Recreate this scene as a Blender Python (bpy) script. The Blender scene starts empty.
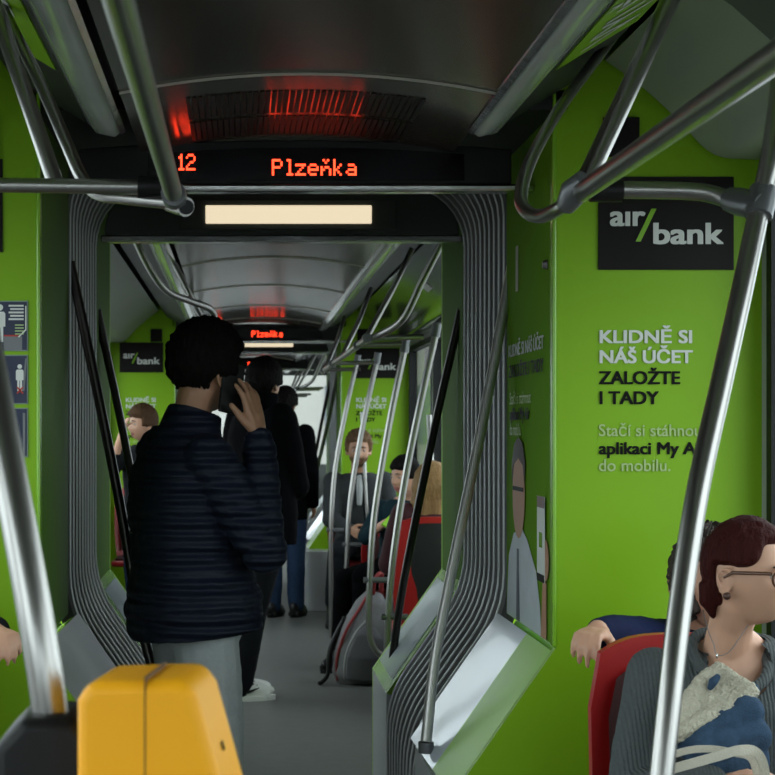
import bpy, bmesh, math, random
from mathutils import Vector, Matrix, Euler
random.seed(7)
sc = bpy.context.scene
COL = sc.collection
# ------------------------------------------------------------------ camera
cam = bpy.data.cameras.new('camera')
camo = bpy.data.objects.new('camera', cam); COL.objects.link(camo)
camo.location = (0, 0, 1.4); camo.rotation_euler = (math.pi/2, 0, 0)
cam.sensor_width = 36; cam.lens = 1700/775*36
cam.shift_x = (387.5-240)/775; cam.shift_y = (430-387.5)/775
cam.clip_start = .05; cam.clip_end = 300
cam.dof.use_dof = True; cam.dof.focus_distance = 4.2; cam.dof.aperture_fstop = 13
sc.camera = camo
# ------------------------------------------------------------------ daylight and exposure
world = bpy.data.worlds.new('overcast'); sc.world = world; world.use_nodes = True
wn = world.node_tree.nodes; wl = world.node_tree.links
bg = wn['Background']
tc = wn.new('ShaderNodeTexCoord'); sx = wn.new('ShaderNodeSeparateXYZ'); cr = wn.new('ShaderNodeValToRGB')
wl.new(tc.outputs['Generated'], sx.inputs[0]); wl.new(sx.outputs['Z'], cr.inputs[0])
cr.color_ramp.elements[0].position = 0.0; cr.color_ramp.elements[0].color = (.80, .86, .92, 1)
cr.color_ramp.elements[1].position = .6; cr.color_ramp.elements[1].color = (.9, .95, 1, 1)
wl.new(cr.outputs[0], bg.inputs[0]); bg.inputs[1].default_value = 3.9
vs = sc.view_settings
sc.display_settings.display_device = 'sRGB'
vs.view_transform = 'Standard'; vs.look = 'None'; vs.gamma = 1; vs.use_curve_mapping = False
vs.exposure = 0.0
try:
    sc.cycles.use_denoising = True
    sc.cycles.max_bounces = 10; sc.cycles.diffuse_bounces = 4; sc.cycles.glossy_bounces = 4
    sc.cycles.transparent_max_bounces = 12; sc.cycles.caustics_reflective = False
    sc.cycles.sample_clamp_indirect = 6
except Exception:
    pass

# ------------------------------------------------------------------ materials
def mat(name, col, rough=.5, metal=0, coat=0, spec=.5, noise=0, nscale=20, bump=0, bscale=60, emit=None, estr=0, aniso=None):
    m = bpy.data.materials.new(name); m.use_nodes = True
    nt = m.node_tree; b = nt.nodes['Principled BSDF']
    b.inputs['Base Color'].default_value = (*col, 1)
    b.inputs['Roughness'].default_value = rough; b.inputs['Metallic'].default_value = metal
    b.inputs['Specular IOR Level'].default_value = spec
    if coat:
        b.inputs['Coat Weight'].default_value = coat; b.inputs['Coat Roughness'].default_value = .06
    co = nt.nodes.new('ShaderNodeTexCoord')
    src = co.outputs['Object']
    if aniso:
        mp = nt.nodes.new('ShaderNodeMapping'); mp.inputs['Scale'].default_value = aniso
        nt.links.new(src, mp.inputs[0]); src = mp.outputs[0]
    if noise:
        n = nt.nodes.new('ShaderNodeTexNoise'); n.inputs['Scale'].default_value = nscale; n.inputs['Detail'].default_value = 5
        nt.links.new(src, n.inputs['Vector'])
        r = nt.nodes.new('ShaderNodeMapRange'); r.inputs['To Min'].default_value = 1-noise; r.inputs['To Max'].default_value = 1+noise
        nt.links.new(n.outputs[0], r.inputs[0])
        mx = nt.nodes.new('ShaderNodeVectorMath'); mx.operation = 'SCALE'
        mx.inputs[0].default_value = col; nt.links.new(r.outputs[0], mx.inputs['Scale'])
        nt.links.new(mx.outputs[0], b.inputs['Base Color'])
    if bump:
        n2 = nt.nodes.new('ShaderNodeTexNoise'); n2.inputs['Scale'].default_value = bscale; n2.inputs['Detail'].default_value = 3
        nt.links.new(src, n2.inputs['Vector'])
        bp = nt.nodes.new('ShaderNodeBump'); bp.inputs['Strength'].default_value = bump; bp.inputs['Distance'].default_value = .01
        nt.links.new(n2.outputs[0], bp.inputs['Height']); nt.links.new(bp.outputs[0], b.inputs['Normal'])
    if emit:
        b.inputs['Emission Color'].default_value = (*emit, 1); b.inputs['Emission Strength'].default_value = estr
    return m

def wave_bump(m, scale, direction='Z', strength=.5, dist=.004, coord='Object', distort=0, second=None):
    """rib or quilt lines on a fabric"""
    nt = m.node_tree; b = nt.nodes['Principled BSDF']
    co = nt.nodes.new('ShaderNodeTexCoord')
    w = nt.nodes.new('ShaderNodeTexWave'); w.bands_direction = direction; w.inputs['Scale'].default_value = scale
    w.inputs['Distortion'].default_value = distort; w.inputs['Detail Scale'].default_value = 2
    nt.links.new(co.outputs[coord], w.inputs['Vector'])
    bp = nt.nodes.new('ShaderNodeBump'); bp.inputs['Strength'].default_value = strength; bp.inputs['Distance'].default_value = dist
    nt.links.new(w.outputs['Fac'], bp.inputs['Height'])
    old = b.inputs['Normal'].links
    if old:
        nt.links.new(old[0].from_socket, bp.inputs['Normal'])
    nt.links.new(bp.outputs[0], b.inputs['Normal'])
    return m

def glass_mat(name, tint=(.92, .96, .95), refl=.06):
    m = bpy.data.materials.new(name); m.use_nodes = True; nt = m.node_tree
    nt.nodes.remove(nt.nodes['Principled BSDF'])
    t = nt.nodes.new('ShaderNodeBsdfTransparent'); t.inputs[0].default_value = (*tint, 1)
    g = nt.nodes.new('ShaderNodeBsdfGlossy'); g.inputs['Roughness'].default_value = .02
    lw = nt.nodes.new('ShaderNodeLayerWeight'); lw.inputs[0].default_value = .5
    pw = nt.nodes.new('ShaderNodeMath'); pw.operation = 'POWER'; pw.inputs[1].default_value = 5
    nt.links.new(lw.outputs['Facing'], pw.inputs[0])
    f = nt.nodes.new('ShaderNodeMath'); f.operation = 'MULTIPLY_ADD'; f.inputs[1].default_value = .9; f.inputs[2].default_value = .03
    nt.links.new(pw.outputs[0], f.inputs[0])
    mx = nt.nodes.new('ShaderNodeMixShader')
    nt.links.new(f.outputs[0], mx.inputs[0]); nt.links.new(t.outputs[0], mx.inputs[1]); nt.links.new(g.outputs[0], mx.inputs[2])
    nt.links.new(mx.outputs[0], nt.nodes['Material Output'].inputs[0])
    return m

M = {}
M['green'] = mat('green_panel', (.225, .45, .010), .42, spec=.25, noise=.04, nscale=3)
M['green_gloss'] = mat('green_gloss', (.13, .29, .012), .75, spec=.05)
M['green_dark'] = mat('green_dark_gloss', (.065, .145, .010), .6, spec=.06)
M['steel_lit'] = mat('lit_steel', (.56, .55, .52), .42, metal=.8)  # copy of the steel with window light painted into its brighter colour
M['seam'] = mat('ceiling_seam_light', (.45, .42, .36), .4)
M['green_trim'] = mat('green_trim', (.22, .48, .02), .25, coat=.3)
M['board'] = mat('board_black', (.010, .008, .007), .5, spec=.15)
M['black'] = mat('black_plastic', (.009, .009, .009), .45, spec=.25)
M['cove_dark'] = mat('cove_dark_gloss', (.045, .05, .045), .12, coat=.5, noise=.2, nscale=5)
M['recess'] = mat('recess_black', (.008, .008, .008), .6)
M['navy_sticker'] = mat('sticker_navy', (.012, .018, .05), .4)
M['white_ink'] = mat('white_ink', (.72, .74, .68), .6, spec=.2)
M['grey_ink'] = mat('pale_ink', (.42, .56, .22), .5)
M['black_ink'] = mat('black_ink', (.004, .004, .003), .6, spec=.15)
M['red_ink'] = mat('red_ink', (.45, .03, .02), .5)
M['ceiling'] = mat('ceiling_metal', (.105, .093, .072), .17, metal=.55, noise=.25, nscale=9, bump=.04, bscale=5, aniso=(1, .25, 1))
M['strip'] = mat('strip_cover', (.55, .58, .54), .18, coat=.6, noise=.12, nscale=6)
M['cove'] = mat('cove_plastic', (.36, .38, .33), .35, noise=.06, nscale=4)
M['wall'] = mat('wall_grey', (.30, .31, .30), .5, noise=.05)
M['panel_grey'] = mat('panel_light_grey', (.45, .47, .47), .35, coat=.3, noise=.06, nscale=5)
M['floor'] = mat('floor_vinyl', (.135, .14, .132), .42, noise=.22, nscale=16, bump=.08, bscale=220)
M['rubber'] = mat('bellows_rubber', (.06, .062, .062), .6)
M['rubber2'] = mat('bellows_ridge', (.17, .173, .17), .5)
M['clip'] = mat('bellows_clip', (.55, .56, .55), .4, metal=.2)
M['steel'] = mat('brushed_steel', (.36, .35, .33), .30, metal=1, noise=.08, nscale=40, aniso=(1, 1, .1))
M['steel_dark'] = mat('dark_painted_tube', (.06, .055, .05), .3, metal=.8)
M['alu'] = mat('aluminium_trim', (.62, .62, .60), .18, metal=1, bump=.15, bscale=14)
M['clamp'] = mat('clamp_grey', (.16, .165, .17), .35, metal=.5)
M['frame_dark'] = mat('frame_charcoal', (.085, .092, .086), .5)
M['screen'] = mat('screen_black', (.004, .003, .004), .2, spec=.15)
M['led'] = mat('led_red', (.3, .02, .01), .4, emit=(1, .042, .013), estr=5.5)
M['lamp'] = mat('lamp_diffuser', (.9, .85, .7), .4, emit=(1, .84, .58), estr=.85)
M['glass'] = glass_mat('window_glass')
M['poster_sheen'] = mat('poster_sheen_pale', (.70, .76, .82), .16, coat=.35)  # pale print with the window reflection painted into its base colour
M['poster_lime'] = mat('poster_lime', (.30, .58, .06), .30, spec=.2)
M['shirt_print'] = mat('print_shirt', (.58, .63, .66), .5, spec=.1, noise=.15, nscale=12)
M['skin_print'] = mat('print_skin', (.50, .27, .16), .5, spec=.1)
M['hair_print'] = mat('print_hair', (.05, .03, .02), .5, spec=.1)
M['street'] = mat('asphalt', (.22, .22, .22), .8, noise=.2, nscale=4)
M['facade'] = mat('facade_plaster', (.34, .33, .30), .8, noise=.06, nscale=2)
M['facade_dark'] = mat('facade_window', (.10, .12, .14), .3)
M['red_seat'] = mat('red_seat_plastic', (.40, .012, .012), .38, coat=.2, noise=.05, nscale=30)
M['yellow'] = mat('yellow_plastic', (.98, .43, .010), .45, spec=.25)

# ------------------------------------------------------------------ mesh helpers
class MB:
    def __init__(s):
        s.v = []; s.f = []; s.m = []; s.mats = []
    def mi(s, m):
        if m is None: return 0
        if m not in s.mats: s.mats.append(m)
        return s.mats.index(m)
    def add(s, verts, faces, m=None, mx=None):
        o = len(s.v)
        for p in verts:
            p = Vector(p)
            s.v.append(mx @ p if mx else p)
        k = s.mi(m)
        for f in faces:
            s.f.append([i+o for i in f]); s.m.append(k)
        return s
    def box(s, a, b, m=None, mx=None):
        x0, y0, z0 = a; x1, y1, z1 = b
        v = [(x0,y0,z0),(x1,y0,z0),(x1,y1,z0),(x0,y1,z0),(x0,y0,z1),(x1,y0,z1),(x1,y1,z1),(x0,y1,z1)]
        return s.add(v, [(0,3,2,1),(4,5,6,7),(0,1,5,4),(1,2,6,5),(2,3,7,6),(3,0,4,7)], m, mx)
    def tube(s, pts, r, seg=12, m=None, caps=True, mx=None, flat=None):
        pts = [Vector(p) for p in pts]; n = len(pts)
        rs = r if isinstance(r, (list, tuple)) else [r]*n
        rings = []; up = None
        for i in range(n):
            t = (pts[min(i+1, n-1)]-pts[max(i-1, 0)]).normalized()
            if up is None:
                up = t.orthogonal().normalized()
            else:
                up = (up - t*up.dot(t))
                up = up.normalized() if up.length > 1e-6 else t.orthogonal().normalized()
            sd = t.cross(up)
            rings.append([pts[i]+(up*math.cos(2*math.pi*k/seg)+sd*math.sin(2*math.pi*k/seg))*rs[i] for k in range(seg)])
        v = [p for R in rings for p in R]; f = []
        for i in range(n-1):
            for k in range(seg):
                k2 = (k+1) % seg
                f.append((i*seg+k, i*seg+k2, (i+1)*seg+k2, (i+1)*seg+k))
        if caps:
            f.append(tuple(range(seg-1, -1, -1))); f.append(tuple((n-1)*seg+k for k in range(seg)))
        return s.add(v, f, m, mx)
    def prism(s, poly, axis, a, b, m=None, mx=None):
        """poly: 2D points in the plane across axis ('y': (x,z); 'x': (y,z); 'z': (x,y)), extruded a..b"""
        def P(p, h):
            return {'y': (p[0], h, p[1]), 'x': (h, p[0], p[1]), 'z': (p[0], p[1], h)}[axis]
        n = len(poly)
        v = [P(p, a) for p in poly]+[P(p, b) for p in poly]
        f = [tuple(range(n)), tuple(range(2*n-1, n-1, -1))]
        f += [(i, i+n, (i+1) % n+n, (i+1) % n) for i in range(n)]
        return s.add(v, f, m, mx)
    def ell(s, c, r, m=None, seg=16, ring=10, mx=None, rot=None):
        v = []; f = []
        R = rot.to_matrix() if rot else None
        for i in range(ring+1):
            th = math.pi*i/ring
            for k in range(seg):
                ph = 2*math.pi*k/seg
                p = Vector((r[0]*math.sin(th)*math.cos(ph), r[1]*math.sin(th)*math.sin(ph), r[2]*math.cos(th)))
                if R: p = R @ p
                v.append(p+Vector(c))
        for i in range(ring):
            for k in range(seg):
                k2 = (k+1) % seg
                f.append((i*seg+k, (i+1)*seg+k, (i+1)*seg+k2, i*seg+k2))
        return s.add(v, f, m, mx)
    def sheet(s, rows, m=None, closed=False):
        """rows: list of equal-length point rows"""
        n = len(rows[0]); v = [p for R in rows for p in R]; f = []
        for i in range(len(rows)-1):
            for k in range(n if closed else n-1):
                k2 = (k+1) % n
                f.append((i*n+k, i*n+k2, (i+1)*n+k2, (i+1)*n+k))
        return s.add(v, f, m)
    def mesh(s, name, smooth=None, weld=True):
        me = bpy.data.meshes.new(name)
        me.from_pydata([tuple(p) for p in s.v], [], s.f)
        for m in s.mats: me.materials.append(m)
        for p, k in zip(me.polygons, s.m): p.material_index = k
        bm = bmesh.new(); bm.from_mesh(me)
        if weld: bmesh.ops.remove_doubles(bm, verts=bm.verts, dist=1e-5)
        bmesh.ops.recalc_face_normals(bm, faces=bm.faces)
        bm.to_mesh(me); bm.free()
        if smooth is not None:
            me.shade_smooth()
            if smooth < 180: me.set_sharp_from_angle(angle=math.radians(smooth))
        return me
    def build(s, name, m=None, parent=None, smooth=40, bevel=0, bseg=2):
        if m is not None and not s.mats: s.mats = [m]
        me = s.mesh(name, smooth)
        o = bpy.data.objects.new(name, me); COL.objects.link(o)
        if parent: put(o, parent)
        if bevel:
            b = o.modifiers.new('bevel', 'BEVEL'); b.width = bevel; b.segments = bseg; b.limit_method = 'ANGLE'; b.angle_limit = math.radians(35)
        return o

def put(o, parent):
    o.parent = parent
    o.matrix_parent_inverse = Matrix.Translation(parent.location).inverted() if parent.parent is None and parent.rotation_euler.z == 0 and parent.type == 'EMPTY' else Matrix.Identity(4)

def tag(o, label=None, cat=None, group=None, kind=None):
    if label: o['label'] = label
    if cat: o['category'] = cat
    if group: o['group'] = group
    if kind: o['kind'] = kind
    return o

def thing(name, loc, label, cat, group=None):
    o = bpy.data.objects.new(name, None); COL.objects.link(o); o.location = loc
    o.empty_display_size = .1
    return tag(o, label, cat, group)

def struct(o, label=None):
    o['kind'] = 'structure'
    return o

def spline(pts, n=8):
    """Catmull-Rom through pts"""
    P = [Vector(p) for p in pts]; P = [P[0]*2-P[1]]+P+[P[-1]*2-P[-2]]; out = []
    for i in range(1, len(P)-2):
        a, b, c, d = P[i-1:i+3]
        for k in range(n):
            t = k/n
            out.append(.5*((2*b)+(c-a)*t+(2*a-5*b+4*c-d)*t*t+(3*b-a-3*c+d)*t**3))
    out.append(P[-2]); return out

def fillet(pts, r, n=6):
    """polyline with rounded corners"""
    P = [Vector(p) for p in pts]; out = [P[0]]
    for i in range(1, len(P)-1):
        a, b, c = P[i-1], P[i], P[i+1]
        u = (a-b); w = (c-b); k = min(r, u.length*.49, w.length*.49)
        s_, e_ = b+u.normalized()*k, b+w.normalized()*k
        for j in range(n+1):
            t = j/n; out.append(s_*(1-t)**2+b*2*t*(1-t)+e_*t*t)
    out.append(P[-1]); return out

def at(px, py, d):
    """the point at depth d that stands at pixel (px, py)"""
    return Vector(((px-240)*d/1700, d, 1.4+(430-py)*d/1700))

def text(body, size, off=0, space=1.0):
    """flat lettering mesh data in its XY plane, baseline at y=0"""
    cu = bpy.data.curves.new('lettering', 'FONT'); cu.body = body; cu.size = size; cu.offset = off*size; cu.space_character = space
    cu.resolution_u = 4
    o = bpy.data.objects.new('lettering', cu); COL.objects.link(o)
    dg = bpy.context.evaluated_depsgraph_get()
    me = bpy.data.meshes.new_from_object(o.evaluated_get(dg))
    bpy.data.objects.remove(o); bpy.data.curves.remove(cu)
    return me

def lettering(name, body, m, parent, width=None, size=.05, off=.02, origin=(0, 0, 0), frame='front', space=1.0, bold=0):
    """frame: 'front' text in XZ facing -Y; 'left' text in YZ plane facing -X (reads towards -Y); bold: stroke widening as a share of the size"""
    me = text(body, size, off, space)
    if bold:
        bm = bmesh.new(); bm.from_mesh(me); base = list(bm.faces)
        for j, (dx, dy) in enumerate(((1, 0), (.5, .3), (.5, -.3), (0, .3), (1, -.3), (1, .3), (0, -.3)), 1):
            ret = bmesh.ops.duplicate(bm, geom=base)
            bmesh.ops.translate(bm, verts=[g for g in ret['geom'] if isinstance(g, bmesh.types.BMVert)], vec=(bold*size*dx, bold*size*dy, .00012*j))
        bm.to_mesh(me); bm.free()
    xs = [v.co.x for v in me.vertices]; x0, x1 = min(xs), max(xs)
    k = width/(x1-x0) if width else 1
    me.materials.clear(); me.materials.append(m)
    for v in me.vertices:
        x = (v.co.x-x0)*k; y = v.co.y; d = v.co.z
        if frame == 'front': v.co = Vector((x, -d, y))
        elif frame == 'left': v.co = Vector((-d, -x, y))
    o = bpy.data.objects.new(name, me); COL.objects.link(o)
    o.location = origin
    if parent: put(o, parent)
    return o
# ------------------------------------------------------------------ tram shell
XL, XR = -1.02, 1.32          # inner faces of the side walls
CXM = .285                     # mirror: x -> CXM - x  (tram centre x = .15)
def mir(x): return CXM-x
TX, TXL = .8, .525            # half opening of the gangway, upper and lower
CARS = [(-3.2, 4.3), (6.75, 13.3), (15.75, 22.4)]
JOINTS = [4.3, 13.3]
# floor
struct(MB().box((XL-.06, -3.3, -.08), (XR+.06, 22.9, 0)).build('floor', M['floor'], smooth=None))
struct(MB().box((XL-.06, -3.3, 2.42), (XR+.06, 22.9, 2.48)).build('roof', M['recess'], smooth=None))
wn_ = [1]
w = MB()
w.box((XL-.06, -3.3, 0), (XR+.06, -3.2, .85)); w.box((XL-.06, -3.3, 2.1), (XR+.06, -3.2, 2.42))
w.box((XL-.06, -3.3, .85), (XL+.08, -3.2, 2.1)); w.box((XR-.08, -3.3, .85), (XR+.06, -3.2, 2.1))
struct(w.build('wall_back', M['wall'], smooth=None))
struct(MB().box((XL+.08, -3.27, .85), (XR-.08, -3.26, 2.1)).build('window_1', M['glass'], smooth=None))  # invented rear window, added to brighten surfaces that face the camera
l = bpy.data.lights.new('window_portal', 'AREA'); l.shape = 'RECTANGLE'; l.size = 2.18; l.size_y = 1.25
lo = bpy.data.objects.new('window_portal', l); COL.objects.link(lo); lo.location = (.15, -3.31, 1.475); lo.rotation_euler = (math.radians(90), 0, 0); l.cycles.is_portal = True
def side_wall(x, out, y0, y1, name):
    a, b = (x, x+.06) if out > 0 else (x-.06, x)
    w = MB()
    w.box((a, y0, 0), (b, y1, .82)); w.box((a, y0, 2.05), (b, y1, 2.42))
    n = max(1, round((y1-y0)/1.6)); L = (y1-y0)/n
    for i in range(n+1):
        c = y0+i*L; h = .05
        w.box((a, max(y0, c-h), .82), (b, min(y1, c+h), 2.05))
    struct(w.build(name, M['wall'], smooth=None))
    for i in range(n):
        p, q = y0+i*L+.05, y0+(i+1)*L-.05
        wn_[0] += 1
        g = MB().box((x+out*.025, p, .82), (x+out*.031, q, 2.05)).build('window_%d' % wn_[0], M['glass'], smooth=None)
        struct(g)
        f = MB()
        for (A, B) in (((p, .82), (q, .86)), ((p, 2.01), (q, 2.05)), ((p, .82), (p+.04, 2.05)), ((q-.04, .82), (q, 2.05))):
            f.box((a-.004 if out > 0 else a+.002, A[0], A[1]), (b-.002 if out > 0 else b+.004, B[0], B[1]))
        f.build('window_frame', M['black'], g, smooth=None)
        # daylight portal for the sampler, filling the opening
        l = bpy.data.lights.new('window_portal', 'AREA'); l.shape = 'RECTANGLE'; l.size = 1.23; l.size_y = q-p
        lo = bpy.data.objects.new('window_portal', l); COL.objects.link(lo)
        lo.location = (x+out*.045, (p+q)/2, (.82+2.05)/2)
        lo.rotation_euler = (0, math.radians(90)*out, 0)
        l.cycles.is_portal = True
for (a, b) in CARS:
    side_wall(XR, 1, a, b, 'wall_right'); side_wall(XL, -1, a, b, 'wall_left')

def ceiling_z(x):
    return 2.2-.045*((x-.15)/.43)**2
def car_ceiling(a, b, seams, i):
    rows = []
    xs = [-.27+.85*i/16 for i in range(17)]
    lo = [(x, a, ceiling_z(x)) for x in xs]; hi = [(x, b, ceiling_z(x)) for x in xs]
    c = MB().sheet([lo, hi]); up = MB()
    o = c.build('ceiling', M['ceiling'], smooth=60); struct(o)
    s = MB()
    for y in seams:
        s.sheet([[(x, y, ceiling_z(x)-.001) for x in xs], [(x, y+.003, ceiling_z(x)-.005) for x in xs], [(x, y+.012, ceiling_z(x)-.005) for x in xs], [(x, y+.015, ceiling_z(x)-.001) for x in xs]])
    s.build('trim_ceiling_seam', M['seam'], o, smooth=60)
    for sg in (1, -1):
        X = (lambda x: x) if sg > 0 else mir
        side = 'right' if sg > 0 else 'left'
        # dark lining behind the light strip and up to the roof
        r = MB()
        r.prism([(X(.66), 2.17), (X(.68), 2.18), (X(.86), 2.29), (X(.86), 2.41), (X(.66), 2.41)], 'y', a, b)
        struct(r.build('trim_recess_'+side, M['recess'], smooth=None))
        # curved lining over the windows
        pts = fillet([(X(.92), 0, 2.33), (X(1.0), 0, 2.275), (X(1.09), 0, 2.195), (X(1.19), 0, 2.085), (X(1.32), 0, 2.08)], .05, 4)
        n = len(pts)
        cv = MB().sheet([[(p.x, a, p.z) for p in pts], [(p.x, b-.02, p.z) for p in pts]])
        cv.sheet([[(p.x, b-.02, p.z) for p in pts], [(p.x, b-.02, p.z+.02) for p in pts]])
        struct(cv.build('trim_cove_'+side, M['cove_dark' if i and sg > 0 else 'cove'], smooth=60))
for i, (a, b) in enumerate(CARS):
    seams = [3.80] if i == 0 else [a+1.1, a+2.6, a+4.1, a+5.3]
    car_ceiling(a, b, seams, i)

STRIP_LAB = {(0, 1): 'pale unlit light strip along the near ceiling, on the logo board side',
             (0, -1): 'pale glossy light strip along the near ceiling, over the rail ending in an elbow',
             (1, 1): 'glossy light strip along the middle car ceiling, above the curved poles',
             (1, -1): 'glossy light strip along the middle car ceiling, above the phoning person',
             (2, 1): 'tiny light strip in the farthest car, over the distant standing person',
             (2, -1): 'tiny light strip in the farthest car, behind the head of the phoning person'}
for i, (a, b) in enumerate(CARS):
    for sg in (1, -1):
        X = (lambda x: x) if sg > 0 else mir
        t = thing('light_strip', (X(.62), a, 2.15), STRIP_LAB[(i, sg)], 'light strip', 'light strips along the ceilings')
        s = MB().prism([(X(.583), 2.148), (X(.60), 2.136), (X(.645), 2.146), (X(.665), 2.168), (X(.665), 2.19), (X(.583), 2.19)], 'y', a, b-.03)
        s.build('cover', M['strip'], t, smooth=50)
        MB().prism([(X(.572), 2.150), (X(.583), 2.142), (X(.583), 2.195), (X(.572), 2.195)], 'y', a, b-.03).build('rail', M['alu'], t, smooth=None)

# ------------------------------------------------------------------ gangways
def profile(x_up=TX, top=2.27, r=.22, xl=TXL, z1=.455, z2=.85):
    R = [(xl, 0), (xl, z1), (x_up, z2), (x_up, top-r)]
    pts = [Vector((x, 0, z)) for x, z in R]
    for k in range(1, 9):
        a = math.pi/2*k/8
        pts.append(Vector((x_up-r+r*math.cos(a), 0, top-r+r*math.sin(a))))
    L = [Vector((mir(p.x), 0, p.z)) for p in reversed(pts)]
    return pts+L
def soft_profile(**k):
    P = profile(**k); n = len(P)
    core = fillet(P[:4], .12, 5)[:-1]+P[3:n-3]
    tail = fillet([P[n-4]]+P[n-3:], .12, 5)
    return core+tail[1:]
def joint(y0, idx):
    for sg in (1, -1):
        X = (lambda x: x) if sg > 0 else mir
        side = 'right' if sg > 0 else 'left'
        # partition across the car, both faces of the gangway
        poly = [(X(.525), 0), (X(.525), .455), (X(.8), .85), (X(.8), 2.42), (X(1.32), 2.42), (X(1.32), 0)]
        if sg < 0: poly = poly[::-1]
        w = MB().prism(poly, 'y', y0, y0+.03)
        struct(w.build('wall_partition_'+side, M['green'], smooth=None))
        w = MB().prism(poly, 'y', y0+2.42, y0+2.45)
        struct(w.build('wall_partition_'+side, M['green'], smooth=None))
        # near side wall of the gangway, sloped shelf and lower panel
        for (p, q, near) in ((y0+.03, y0+.8, True), (y0+1.8, y0+2.42, False)):
            x0, x1 = sorted((X(.8), X(.83)))
            w = MB().box((x0, p, .85), (x1, q, 2.36))
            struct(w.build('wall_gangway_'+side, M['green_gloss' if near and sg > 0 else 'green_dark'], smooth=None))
            d = MB()
            d.box((min(X(.790), X(.80)), p-.034, .85), (max(X(.790), X(.80)), p, 2.3))
            if near: d.build('trim_1', M['green_trim'], None, smooth=None, bevel=.004)['kind'] = 'structure'
            # sloped panel, pale upper band and lime lower band, green edges
            def sl(t, lift=0):
                nx, nz = -.821*sg, .571
                return (X(.8)+(X(.525)-X(.8))*t+nx*lift, .85-.395*t+nz*lift)
            s = MB()
            a0, a1 = sl(0, -.035 if near else 0), sl(1, -.035 if near else 0)
            s.prism([a0, a1, (a1[0]+.02*sg, a1[1]-.01), (a0[0]+.02*sg, a0[1]-.01)], 'y', p, q, M['green_trim'])
            if near:
                # bulge towards the bellows, added so the panel mirrors the car windows
                def bul(u): return -.016+.064*u-.012*u*u
                for (u0, u1, m) in ((.42, .93, M['poster_sheen' if sg > 0 else 'wall']), (.05, .42, M['poster_lime' if sg > 0 else 'wall'])):
                    us = [u0+(u1-u0)*k/10 for k in range(11)]
                    rows = []
                    for u in us:
                        e0, e1 = sl(.03, bul(u)), sl(.97, bul(u))
                        rows.append([(e0[0], p+(q-p)*u, e0[1]), (e1[0], p+(q-p)*u, e1[1])])
                    s.sheet(rows, m)
                    low = [[(sl(.03, -.034)[0], r[0][1], sl(.03, -.034)[1]), (sl(.97, -.034)[0], r[0][1], sl(.97, -.034)[1])] for r in rows]
                    for side_ in (0, 1): s.sheet([[r[side_] for r in rows], [r[side_] for r in low]], M['green_trim'])
                    s.add([rows[0][0], rows[0][1], low[0][1], low[0][0]], [(0, 1, 2, 3)], M['green_trim'])
                    s.add([rows[-1][0], rows[-1][1], low[-1][1], low[-1][0]], [(0, 1, 2, 3)], M['green_trim'])
            else:
                b0, b1, c0, c1 = sl(.08, .001), sl(.90, .001), sl(.90, .003), sl(.08, .003)
                s.prism([b0, b1, c0, c1], 'y', p+.06, q-.03, M['poster_sheen'])
            struct(s.build('wall_shelf_'+side, None, smooth=30))
            x0, x1 = sorted((X(.525), X(.55)))
            struct(MB().box((x0, p-.0, 0), (x1, q, .455)).build('baseboard_'+side, M['panel_grey'], smooth=None, bevel=.004))
    # bellows
    P = soft_profile(); n = len(P)
    N = []
    for i in range(n):
        t = (P[min(i+1, n-1)]-P[max(i-1, 0)]).normalized()
        N.append(Vector((t.z, 0, -t.x)))          # outward
    rows = []; mats = []
    nr = 10; L = 1.0/nr
    for k in range(nr):
        y = y0+.8+k*L
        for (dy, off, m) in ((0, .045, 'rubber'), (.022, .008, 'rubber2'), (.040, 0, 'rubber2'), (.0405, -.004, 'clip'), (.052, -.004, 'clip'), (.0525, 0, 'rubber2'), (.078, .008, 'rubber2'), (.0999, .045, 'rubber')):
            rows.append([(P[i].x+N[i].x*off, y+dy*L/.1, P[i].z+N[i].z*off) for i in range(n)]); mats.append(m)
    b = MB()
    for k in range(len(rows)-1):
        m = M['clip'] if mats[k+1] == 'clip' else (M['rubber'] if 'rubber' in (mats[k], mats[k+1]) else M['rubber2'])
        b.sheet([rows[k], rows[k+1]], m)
    t = thing('bellows', (.15, y0+1.3, 0), ['dark ribbed gangway bellows arching around the person on the phone', 'far dark ribbed gangway bellows at the end of the middle car'][idx], 'bellows', 'gangway bellows')
    b.build('rubber_folds', None, t, smooth=50)
    # header over the far end, with the lit lamp
    hz0, hz1 = 2.10, 2.30
    poly = [(-.475, hz0)]+[(-.475+.11-.11*math.cos(a*math.pi/12), 2.15+.11*math.sin(a*math.pi/12)) for a in range(7)]
    poly = [(-.50, hz0), (.80, hz0), (.80, 2.05+.02)] and [(-.485, hz0), (.785, hz0)]+[(.785-.16+.16*math.cos(a*math.pi/12), hz0+.01+.16*math.sin(a*math.pi/12)) for a in range(7)]+[(-.485+.16-.16*math.sin(a*math.pi/12), hz0+.01+.16*math.cos(a*math.pi/12)) for a in range(7)]
    h = MB().prism(poly, 'y', y0+1.78, y0+1.84)
    struct(h.build('wall_header', M['frame_dark'], smooth=None, bevel=.006))
    struct(MB().prism([(-.5, 2.075), (.8, 2.075), (.8, 2.1), (-.5, 2.1)], 'y', y0+1.8, y0+1.86).build('trim_2', M['alu'], smooth=None, bevel=.005))
    struct(MB().box((-.53, y0+1.84, 2.24), (.83, y0+2.45, 2.30)).build('ceiling', M['ceiling'], smooth=None))
    struct(MB().box((-.53, y0, 2.21), (.83, y0+.8, 2.26)).build('ceiling', M['recess'], smooth=None))
    t = thing('gangway_lamp', (.17, y0+1.78, 2.17), ['lit warm white lamp over the near gangway, under the big red display', 'small lit lamp over the far gangway, under the second red display'][idx], 'lamp', 'gangway lamps')
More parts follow.
